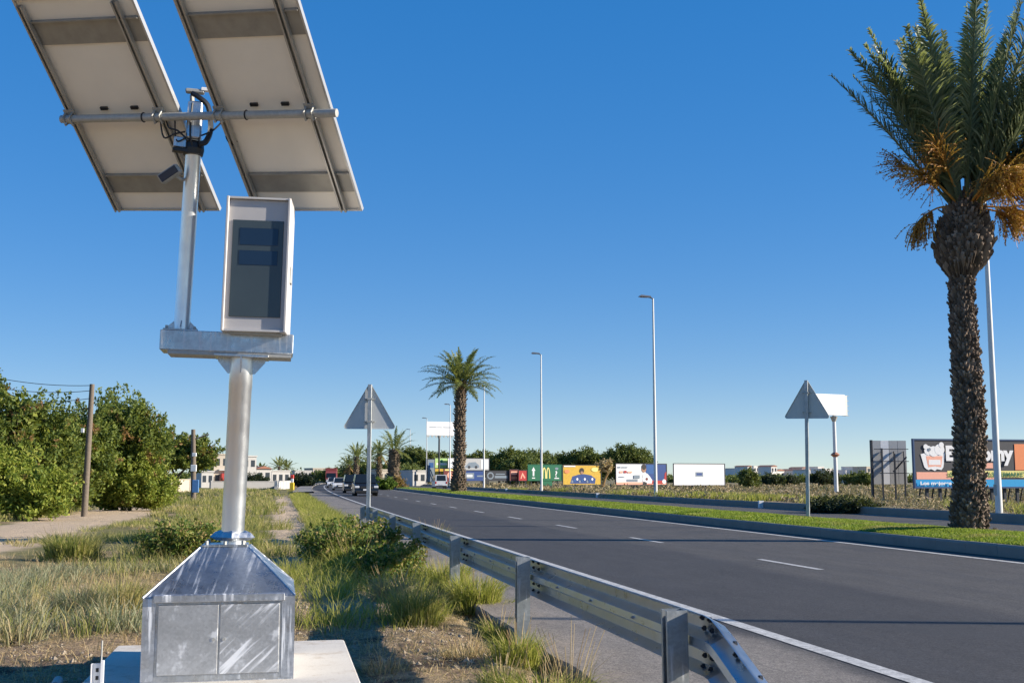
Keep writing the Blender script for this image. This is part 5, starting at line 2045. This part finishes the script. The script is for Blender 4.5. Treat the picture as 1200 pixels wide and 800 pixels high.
r_, w, h = house('cream two storey house with red awning behind the speed camera column', 250, 286, 533, 566, 185, 'cream_render', 9, 2, 4)
mb = MB(); mb.box(-w * .55, w * .9, -.9, -.1, .9, 2.2); mb.build('awning', 'red_paint', r_)
mb = MB(); mb.box(-w * .7, w, -.7, .05, h * .52, h * .56); mb.build('balcony', 'white_render', r_)
for k in range(3):
    mb = MB(); mb.tube([(-w * .6 + k * .9, 2, h), (-w * .6 + k * .9, 2, h + 1.2)], .05, 4); mb.build('antenna', 'steel_dull', r_)
house('white tower-like house wing right of the speed camera column', 284, 300, 535, 566, 186, 'white_render', 7, 2, 2)
house('low white annex at the near end of the cream house', 236, 250, 553, 566, 182, 'white_render', 5, 1, 2)
house('small white bungalow behind the hedge and boundary wall', 300, 318, 549, 566, 215, 'white_render', 6, 1, 2, 'tile')
house('white bungalow among the garden palms', 318, 340, 552, 566, 225, 'white_render', 6, 1, 3)
house('long pale house block where the road bends', 345, 365, 552, 567, 260, 'white_render', 8, 2, 5)
house('pale house at the far bend behind the red lorry', 366, 392, 549, 566, 330, 'cream_render', 8, 2, 4)
house('low white cafe building behind the hedge at the end of the median', 483, 500, 552, 568, 215, 'white_render', 6, 1, 2)
house('white kiosk beside the spreading palm', 443, 456, 551, 569, 200, 'cream_render', 4, 1, 2)
# garden wall
def low_wall(label, px0, px1, Y0, Y1, h, mat, name='garden_wall', th=.25):
    a = onray(px0, Y0); b = onray(px1, Y1)
    root = thing(name, label, 'wall', a)
    d_ = b - a; L = np.linalg.norm(d_[:2]); an = math.atan2(d_[1], d_[0])
    mb = MB(); mb.M = Mtx((0, 0, 0), an); mb.box(0, L, -th / 2, th / 2, -.3, h); mb.build('wall_body', mat, root)
    mb = MB(); mb.M = Mtx((0, 0, 0), an); mb.box(-.04, L + .04, -th / 2 - .05, th / 2 + .05, h, h + .08); mb.build('coping', mat, root)
    n = max(2, int(L / 4))
    for k in range(n + 1):
        mb = MB(); mb.M = Mtx((L * k / n * d_[0] / L, L * k / n * d_[1] / L, 0), an)
        mb.box(-.15, .15, -th / 2 - .06, th / 2 + .06, -.3, h + .18); mb.build('pillar', mat, root)
    return root


low_wall('long grey boundary wall of the cream house beyond the grass field', 247, 322, 158, 165, 1.0, 'grey_render')
low_wall('white curved boundary wall at the edge of the grass field', 323, 341, 150, 170, 1.0, 'white_render')
low_wall('cream wall stub behind the spreading carob tree', 186, 222, 118, 122, 1.3, 'cream_render')
# clipped hedge along the garden
for px, Y, w, h, lab in ((286, 178, 3.2, 1.9, 'dark clipped hedge behind the long grey boundary wall'), (360 - 11, 190, 2.3, 2.0, 'dark garden hedge beyond the yellow marker post')):
    p = onray(px, Y)
    tree('hedge', lab, p, [(0, 0, h * .5, w, 1.0, h * .55), (w * .6, 0, h * .5, w * .6, 1, h * .5)], 'leaf_dark', .3, .4, .08, 60, 36, int(px), cat='hedge', sl=.5, sr=.4, stems=2)
p = onray(447, 140)
tree('hedge', 'bright green clipped hedge at the end of the median', p, [(0, 0, .75, 1.9, 1.0, .8), (-1.2, 0, .6, 1.1, .9, .7)], 'leaf_hedge', .22, .4, .06, 70, 40, 447, cat='hedge', sl=.4, sr=.3, stems=2)
p = onray(463, 146)
tree('shrub', 'reddish brown shrub at the foot of the spreading palm', p, [(0, 0, .6, 1.3, 1.0, .8)], 'frond_dry', .3, .3, .05, 60, 30, 463, cat='bush', sl=.6, sr=.3, stems=2)
# garden trees by the bungalows
for i, (px, yt, Y, L, lab) in enumerate(((326, 538, 228, 2.6, 'fan palm clump before the white bungalow, taller of the pair'), (335, 541, 236, 2.4, 'fan palm clump before the white bungalow, shorter of the pair'), (305, 545, 240, 2.2, 'dark garden palm by the small tiled bungalow'))):
    b = onray(px, Y); hgt = PT(px, yt, Y)[2] - b[2]; tz = hgt - L * .6
    palm('garden_palm', lab, b, [(0, 0, -.2), (0, 0, tz * .5), (.05, 0, tz), (.05, 0, tz + .2)], [.3, .25, .22, .1], round_crown(20, L, 60 + i, el0=-.6), (.05, 0, tz + .1), .55, 20, 'leaf_palm_far', (2.5, 8, .3, 3), .12, 'palm_boot_far')
for px, yt, Y, w, lab in ((349, 553, 300, 5, 'dark tree clump between the far white houses'), (374, 551, 380, 6, 'dark tree at the far bend behind the lorry'), (392, 549, 300, 4, 'dark tree beyond the white car at the bend'), (424, 540, 240, 4.5, 'dark tree behind the oncoming vehicles'),
                      (400, 553, 330, 5, 'low dark tree at the far bend beside the small palm'), (437, 543, 230, 4, 'dark tree behind the tall thin palm'), (452, 545, 225, 3.6, 'dark tree behind the white kiosk'), (470, 547, 228, 3.2, 'dark tree between the spreading palm and a lamp')):
    p = onray(px, Y); top = PT(px, yt, Y)[2] - p[2]
    tree('street_tree', lab, p, [(0, 0, top * .6, w * .6, w * .6, top * .45), (w * .5, 0, top * .5, w * .45, w * .45, top * .4), (-w * .5, 0, top * .5, w * .45, w * .45, top * .4)], 'leaf_pine', .5, top * .4, .2, 46, 36, int(px) + 7, sl=1., sr=.8, stems=2)

# town on the far edge of the field
rt = random.Random(21)
px = 858.0
i = 0
colw = ['town_render', 'cream_render', 'town_render', 'town_render']
while px < 1032:
    w_ = rt.uniform(5, 13)
    Y = rt.uniform(430, 560)
    top = rt.uniform(546, 551.5)
    r_, w, h = house('tiny pale house in the town on the horizon beyond the dry field', px, px + w_, top, 561.5, Y, colw[i % 4], 8, 1 if top > 551 else 2, max(1, int(w_ / 4)), 'flat' if rt.random() < .6 else 'tile', 'town_house')
    r_['group'] = 'houses of the town on the horizon'
    px += w_ * rt.uniform(.6, 1.1)
    i += 1
r_, w, h = house('long low shed with pillars on the far edge of the dry field', 1000, 1024, 561.2, 566.5, 260, 'white_render', 5, 1, 6, 'flat', 'shed')
# scattered trees of the far belt
V = []
ch = []
for px in np.arange(770, 1200, 2.2):
    Y = rt.uniform(380, 440)
    p = PT(px, 560, Y)
    hh = rt.uniform(.9, 2.3)
    ch += sprig_crown((p[0], p[1], hh * .45), rt.uniform(2, 4), 2.5, hh * .55, 14, 16, .9, 1.4, 1.2, int(px * 10), .3)
V, Q, T = catmesh(ch)
tag(bigmesh('distant_shrubs', V, Q, T, 'leaf_pine', kind='stuff'), 'dark belt of distant shrubs along the far edge of the dry field', 'shrubs')
ch = []
for px in np.arange(-60, 420, 3.0):
    Y = rt.uniform(300, 420)
    p = PT(px, 560, Y)
    hh = rt.uniform(1.5, 3.2)
    ch += sprig_crown((p[0], p[1], hh * .45), rt.uniform(2, 4), 2.5, hh * .5, 14, 16, .9, 1.4, 1.2, int(px * 10) + 5000, .3)
V, Q, T = catmesh(ch)
tag(bigmesh('distant_trees', V, Q, T, 'leaf_pine', kind='stuff'), 'dark band of distant trees behind the houses at the bend', 'trees')

# yellow marker post at the field edge
p = onray(342, 128)
r_ = thing('marker_post', 'yellow marker post with red and white head in the grass field', 'marker post', p)
mb = MB(); mb.bbox(-.22, .22, -.2, .2, -.2, 1.0, .04); mb.build('post_body', 'marker_yellow', r_)
mb = MB(); mb.bbox(-.14, .14, -.12, .12, 1.0, 1.45, .03); mb.build('post_neck', 'white_plastic', r_)
mb = MB(); mb.bbox(-.18, .18, -.16, .16, 1.45, 1.85, .04); mb.build('post_head', 'marker_red', r_)
# white kerb markers
for px, lab in ((891.5, 'small white block against the far kerb left of the median warning sign'), (700.5, 'small white block against the far kerb before the man in white shirt billboard'), (593.5, 'small white block against the far kerb beyond the slender palm')):
    k = (px - 600) / FPX / (math.cos(TH) + math.sin(TH) * 185 / FPX)
    Y = 50.
    for it in range(30):
        s_, t_ = ST(np.array([k * Y, Y])); Y = (22.40 + float(curve(s_))) / (N2[0] * k + N2[1])
    mb = MB(); mb.bbox(-.12, .12, -.06, .06, -.02, .30, .015)
    r_ = thing('kerb_marker', lab, 'marker', (k * Y, Y, 0), YAW)
    mb.build('block', 'white_plastic', r_)
    mb = MB(); mb.bbox(-.13, .13, -.07, .07, .30, .335, .01); mb.build('cap', 'white_plastic', r_)
# leaning dead trunk beside the yellow board
p = onray(709, 150)
r_ = thing('dead_tree', 'pale leaning dead tree with dry crown beside the yellow billboard', 'tree', p)
mb = MB(); mb.tube([(-.5, 0, -.3), (0, 0, 1.4), (.5, 0, 2.3), (1.0, 0, 2.7)], [.22, .18, .14, .08], 7); mb.build('trunk', 'frond_dry', r_)
V, Q, T = catmesh(sprig_crown((.1, 0, 3.0), 1.0, .8, .9, 40, 24, .3, .7, .3, 3, .2)); bigmesh('crown', V, Q, T, 'straw', r_)

# ================================================================== verge vegetation
def scatter(n, s0, s1, t0, t1, mask=None):
    s = rng.uniform(s0, s1, n); t = rng.uniform(t0, t1, n)
    if mask is not None:
        k = mask(s, t); s, t = s[k], t[k]
    return s, t


def pos_st(s, t):
    P = np.stack([s * D2[0] + t * N2[0], s * D2[1] + t * N2[1], ground_z(s, t)], 1)
    return P


def tufts(s, t, nb, h, w, spread, lean=(.15, .9)):
    """nb blades round each tuft centre"""
    P0 = pos_st(s, t)
    n = len(P0)
    P = np.repeat(P0, nb, 0)
    a = rng.uniform(0, 6.28, n * nb); r_ = spread * np.sqrt(rng.random(n * nb))
    P[:, 0] += np.cos(a) * r_; P[:, 1] += np.sin(a) * r_
    P[:, 2] -= .02
    sc = np.repeat(rng.uniform(.55, 1.25, n), nb)
    hh = h * sc * rng.uniform(.5, 1.15, n * nb)
    return blades(P, hh, w * rng.uniform(.6, 1.3, n * nb), rng.uniform(lean[0], lean[1], n * nb), a + rng.normal(0, .5, n * nb))


def clear(s, t):
    slab = (t > CAB_T - 1.05) & (t < CAB_T + 1.05) & (s > 7.4) & (s < 10.35)
    return ~slab


def on_path(s, t):
    tw = t + 1.6 * (vnoise(s * .5, t * .5, 31) - .5)
    return (np.abs(tw - .45) < .62) & (s > 12)


def on_track(s, t):
    tw = t + 1.6 * (vnoise(s * .4, t * .4, 32) - .5)
    return (np.abs(tw + 6.9) < 1.7) & (s > 16) & (s < 66)


ch = []
# tall green grass in the field left of the path
for s0_, s1_, n, h, w, nb in ((11, 22, 1000, .36, .009, 20), (22, 40, 2600, .40, .014, 16), (40, 75, 4800, .40, .026, 12), (75, 160, 5200, .38, .055, 8)):
    s, t = scatter(n, s0_, s1_, -12 if s0_ < 40 else -45, 2.0, lambda s, t: clear(s, t) & ~on_path(s, t) & ~on_track(s, t) & (t < 1.9)
                   & (vnoise(s * .35 + 3, t * .5, 41) > .40 + .16 * (t < -4.6) * (s < 30)) & ((s > 15) | (t < -1.6)))
    lf = (t < -3.2) & (s < 45)
    for msk, kk in ((~lf, 1.0), (lf, .5)):
        ch.append(tufts(s[msk], t[msk], nb, h * kk, w, .22))
V, Q, T = catmesh(ch)
tag(bigmesh('field_grass', V, Q, T, 'grass_green', kind='stuff'), 'tall green and yellowing grass of the field beside the foot path', 'grass')
# yellow-green grass between the path and the barrier, further down
s, t = scatter(2600, 17, 95, .95, 2.05, lambda s, t: vnoise(s * .8, t * 1.5, 43) > .25)
s2_, t2_ = scatter(200, 11.5, 19, -.1, 2.0, lambda s, t: vnoise(s * 1.3, t * 1.5, 44) > .46)
V, Q, T = catmesh([tufts(s, t, 16, .42, .016, .2), tufts(s2_, t2_, 26, .38, .009, .18, (.2, 1.1))])
tag(bigmesh('verge_grass', V, Q, T, 'grass_yellow', kind='stuff'), 'yellow green grass between the foot path and the crash barrier', 'grass')
# grey-green weeds in front of the field
ch = []
s, t = scatter(900, 10.8, 20, -8.5, -1.2, lambda s, t: clear(s, t) & (vnoise(s * .6, t * .6, 51) > .57))
ch.append(tufts(s, t, 42, .27, .010, .26, (.2, 1.1)))
s, t = scatter(260, 10.4, 16, -7, -1.2, lambda s, t: clear(s, t) & (vnoise(s * .6, t * .6, 51) > .55))
ch.append(tufts(s, t, 50, .38, .011, .22, (.2, .8)))
V, Q, T = catmesh(ch)
tag(bigmesh('grey_weeds', V, Q, T, 'grass_grey', kind='stuff'), 'grey green weeds and dry stalks left of the speed camera cabinet', 'weeds')
# straw litter and dead stalks
ch = []
n = 70000
s, t = scatter(n, 6.4, 19, -9, 2.1, lambda s, t: clear(s, t))
P = pos_st(s, t); m = len(P); P[:, 2] += .006
ch.append(blades(P, rng.uniform(.012, .05, m), rng.uniform(.004, .009, m), rng.uniform(1.4, 3.5, m), rng.uniform(0, 6.28, m)))
s, t = scatter(1500, 8, 24, -9, 2.05, lambda s, t: clear(s, t))
ch.append(tufts(s, t, 9, .20, .006, .12, (.3, 1.3)))
V, Q, T = catmesh(ch)
tag(bigmesh('straw_litter', V, Q, T, 'straw', kind='stuff'), 'dry straw and stalks strewn over the bare verge soil', 'straw')
# pebbles
def pebbles():
    n = 15000
    s, t = scatter(n, 6.3, 18, -8, 2.12, lambda s, t: clear(s, t) & (vnoise(s * .9, t * .9, 61) > .38))
    P = pos_st(s, t); m = len(P)
    r_ = rng.uniform(.005, .017, m) * rng.choice([1, 1, 1, 1, 2.2], m)
    base_ = np.array([(1, 0, 0), (0, 1, 0), (-1, 0, 0), (0, -1, 0), (0, 0, .75), (0, 0, -.5)], float)
    V = P[:, None, :] + base_[None] * r_[:, None, None] * rng.uniform(.6, 1.3, (m, 6, 1))
    F = np.array([(0, 1, 4), (1, 2, 4), (2, 3, 4), (3, 0, 4), (1, 0, 5), (2, 1, 5), (3, 2, 5), (0, 3, 5)])
    T = (np.arange(m)[:, None, None] * 6 + F[None]).reshape(-1, 3)
    tag(bigmesh('pebbles', V.reshape(-1, 3), None, T, 'stone', kind='stuff'), 'small pebbles and clods scattered over the verge soil', 'pebbles')


pebbles()


# single clumps that can be told apart
def clump(label, px, py, nb, h, w, spread, mat, lean=(.1, .7)):
    p_ = PG(px, py, -.07)
    s_, t_ = ST(p_)
    p_[2] = ground_z(s_, t_)
    root = thing('grass_clump', label, 'grass clump', p_)
    ch = []
    for q, (nn, hs, ls) in enumerate(((nb, 1.0, lean), (nb // 3, .55, (.5, 1.3)))):
        a = rng.uniform(0, 6.28, nn); r_ = spread * np.sqrt(rng.random(nn)) * (1 if q == 0 else 1.35)
        P = np.stack([np.cos(a) * r_, np.sin(a) * r_ * .9, np.full(nn, -.03)], 1)
        ch.append(blades(P, h * hs * rng.uniform(.5, 1.1, nn), w * rng.uniform(.6, 1.4, nn), rng.uniform(ls[0], ls[1], nn), a + rng.normal(0, .6, nn)))
    V, Q, T = catmesh(ch)
    bigmesh('grass_blades', V, Q, T, mat, root)
    mb = MB()
    for k in range(14):
        a = random.uniform(0, 6.28); r_ = random.uniform(0, spread * .8)
        b_ = np.array([math.cos(a) * r_, math.sin(a) * r_, 0]); e = b_ + np.array([math.cos(a) * h * .35, math.sin(a) * h * .35, h * random.uniform(.8, 1.15)])
        mb.tube([b_, (b_ + e) / 2 + np.array([0, 0, .04]), e], [.003, .0025, .0015], 4)
    mb.build('seed_stalks', 'straw', root, kind='stuff')
    return root


clump('bright yellow green grass clump leaning over soil between the two nearest full barrier posts', 556, 712, 900, .52, .010, .26, 'grass_yellow')
clump('yellow green grass clump in front of the second barrier post', 522, 690, 700, .52, .010, .28, 'grass_yellow')
clump('grey green grass clump on the bare soil right of the concrete plinth', 487, 728, 620, .50, .009, .22, 'grass_green')
clump('smaller grey green grass clump behind the one on bare soil', 462, 706, 420, .42, .009, .22, 'grass_grey')
clump('green grass clump at the foot of the barrier post right of bare soil', 606, 778, 520, .34, .008, .17, 'grass_yellow')
clump('sprawling pale grass clump by the broken asphalt edge', 640, 822, 700, .30, .008, .30, 'grass_yellow', (.4, 1.2))
clump('low tuft of green grass in front of the grass clumps on bare soil', 588, 806, 320, .26, .007, .14, 'grass_green')
clump('dense dark green grass clump in the dry weeds by the cart track', 84, 655, 900, .62, .016, .42, 'grass_green')
clump('grass clump showing above the hopper shoulder left of the column', 232, 640, 800, .60, .014, .40, 'grass_green')
clump('grass clump behind the barrier beam by the third post', 505, 645, 480, .62, .011, .22, 'grass_green')

clump('green weed clump at the front edge of the dry weeds left of the cabinet', 92, 724, 620, .42, .010, .26, 'grass_grey', (.1, .7))
clump('leafy green weed clump in the dry weeds closer to the cabinet', 142, 718, 620, .44, .010, .26, 'grass_green', (.1, .7))
clump('pale dry tuft on the gravelly soil before the bright clump', 548, 768, 300, .20, .006, .20, 'straw', (.4, 1.3))
clump('sparse brown tuft on the gravelly soil beside the plinth corner', 452, 782, 220, .16, .006, .20, 'straw', (.5, 1.4))
clump('wispy green tuft in the gap along the broken asphalt edge', 585, 738, 300, .30, .007, .14, 'grass_yellow', (.2, .9))
clump('bare brown stalks standing before the shoulder below the barrier beam', 668, 806, 46, .52, .005, .16, 'straw', (.1, .6))

# the tangled bush by the path
def weed_bush(label, px, py, lobes, mat, ns=90, nl=42, ls=.075, seed=0):
    p_ = PG(px, py, -.07); s_, t_ = ST(p_); p_[2] = ground_z(s_, t_)
    root = thing('roadside_bush', label, 'bush', p_)
    ch = []
    for k, l_ in enumerate(lobes):
        ch += sprig_crown(l_[:3], *l_[3:], ns, nl, ls, .38, .13, seed + k, .5, -.6, .4)
    V, Q, T = catmesh(ch); bigmesh('foliage', V, Q, T, mat, root)
    mb = MB()
    for k, l_ in enumerate(lobes):
        for q in range(6):
            e = np.array(l_[:3]) + np.array([random.uniform(-1, 1) * l_[3], random.uniform(-1, 1) * l_[4], random.uniform(.2, 1) * l_[5]]) * .85
            mb.tube([(l_[0] * .3, l_[1] * .3, -.05), np.array(l_[:3]) * .7, e], [.012, .009, .004], 5)
    mb.build('stems', 'bark', root)
    return root


weed_bush('tangled leafy bush with reddish tips at the foot of the roadside warning sign', 404, 664, [(0, 0, .24, .5, .5, .34), (.45, .5, .22, .42, .45, .28), (-.35, .9, .28, .5, .6, .36), (.1, 1.6, .28, .5, .6, .34)], 'leaf_bush', 100, 44, .085, 200)
weed_bush('dark low bush between the tangled bush and the grass clumps', 440, 680, [(0, 0, .18, .36, .36, .25), (.3, .5, .2, .32, .4, .25)], 'leaf_bush', 80, 40, .075, 220)
weed_bush('flowering green bush behind the left shoulder of the cabinet', 205, 655, [(0, 0, .28, .6, .55, .36), (.5, .3, .26, .5, .5, .34)], 'leaf_bush', 90, 40, .075, 240)

clump('wispy grass stalks growing through the tangled bush by the path', 418, 668, 260, .66, .009, .45, 'grass_yellow', (.1, .6))
clump('yellow green stalks between the dark low bush and the barrier', 462, 668, 420, .58, .009, .32, 'grass_yellow', (.1, .7))
clump('dry pale stalks at the edge of the path beside the tangled bush', 378, 660, 260, .48, .008, .30, 'straw', (.2, .9))
clump('wispy grass leaning on the barrier beside the roadside warning sign', 440, 640, 380, .62, .010, .34, 'grass_green', (.1, .7))

# low scrub of the dry field on the right
def scrub():
    ch = []
    for s0_, s1_, t1_, n, nl, r0, r1, ls in ((12, 50, 60, 1500, 34, .2, .5, .11), (50, 110, 150, 2200, 26, .3, .75, .22), (90, 230, 300, 2600, 20, .5, 1.2, .42)):
        s = rng.uniform(s0_, s1_, n); t = 23.2 + (t1_ - 23.2) * rng.random(n) ** 1.4
        k = vnoise(s * .12, t * .12, 71) + .4 * rng.random(n) > .42
        s, t = s[k], t[k]
        tt = t + curve(s)
        P = np.stack([s * D2[0] + tt * N2[0], s * D2[1] + tt * N2[1], ground_z(s, tt)], 1)
        m = len(P)
        rr_ = rng.uniform(r0, r1, m)
        d_ = unit(rng.normal(size=(m, nl, 3))); d_[:, :, 2] = np.abs(d_[:, :, 2])
        C = P[:, None, :] + d_ * rr_[:, None, None] * np.array([1, 1, .62]) * rng.uniform(.4, 1, (m, nl, 1))
        V, Q = leaves(C.reshape(-1, 3), np.full(m * nl, ls), .8, .42)
        ch.append((V, Q, None))
    V, Q, T = catmesh(ch)
    tag(bigmesh('field_scrub', V, Q, T, 'scrub', kind='stuff'), 'low brown scrub covering the dry field beyond the far kerb', 'scrub')
    s = rng.uniform(20, 150, 900); t = rng.uniform(23.1, 26.5, 900)
    k = vnoise(s * .25, t * .25, 75) > .62; s, t = s[k], t[k]
    tt = t + curve(s)
    P = np.stack([s * D2[0] + tt * N2[0], s * D2[1] + tt * N2[1], ground_z(s, tt)], 1)
    nb = 26; m = len(P)
    PP = np.repeat(P, nb, 0); PP[:, :2] += rng.normal(0, .25, (m * nb, 2))
    V, Q, T = blades(PP, rng.uniform(.2, .5, m * nb), np.full(m * nb, .03), rng.uniform(.1, .8, m * nb), rng.uniform(0, 6.28, m * nb))
    tag(bigmesh('verge_weeds', V, Q, T, 'grass_yellow', kind='stuff'), 'patches of yellow green weeds behind the far kerb', 'weeds')


scrub()

# ------------------------------------------------------------------ small things by the plinth
p = PG(113, 822, -.05); s_, t_ = ST(p); p[2] = ground_z(s_, t_)
r_ = thing('survey_stake', 'white plastic channel with a thin steel stake in the plinth shadow', 'stake', p, YAW)
mb = MB(); mb.box(-.036, .036, .0, .004, -.05, .285); mb.box(-.04, -.034, -.03, .004, -.05, .285); mb.box(.022, .04, -.03, .004, -.05, .305)
mb.build('channel', 'white_plastic', r_)
mb = MB(); mb.tube([(.018, .006, -.1), (.020, .006, .43)], .006, 6); mb.build('steel_rod', 'steel_dull', r_)
for k in range(3):
    mb = MB(); mb.box(-.012, .006, -.003, -.0005, .13 + .05 * k, .155 + .05 * k); mb.build('slot', 'black_plastic', r_)
p = PG(66, 797, -.04); s_, t_ = ST(p); p[2] = ground_z(s_, t_) + .035
r_ = thing('conduit_pipe', 'short grey plastic conduit end lying in the shadow beside the stake', 'pipe', p, R(15))
mb = MB()
n = 16
v, f = [], []
for y, r0 in ((-.08, .036), (.12, .036), (.12, .031), (-.08, .031)):
    for k in range(n):
        a = 2 * math.pi * k / n
        v.append((r0 * math.cos(a), y, r0 * math.sin(a) + .05 * (y + .08)))
for q in range(4):
    for k in range(n):
        j = (k + 1) % n
        f.append((q * n + k, q * n + j, ((q + 1) % 4) * n + j, ((q + 1) % 4) * n + k))
mb.add(v, f); mb.build('pipe_wall', 'steel_dull', r_, smooth=True)
mb = MB(); mb.tube([(0, -.06, 0), (0, .1, 0.01)], .029, 12); mb.build('pipe_bore', 'black_plastic', r_)
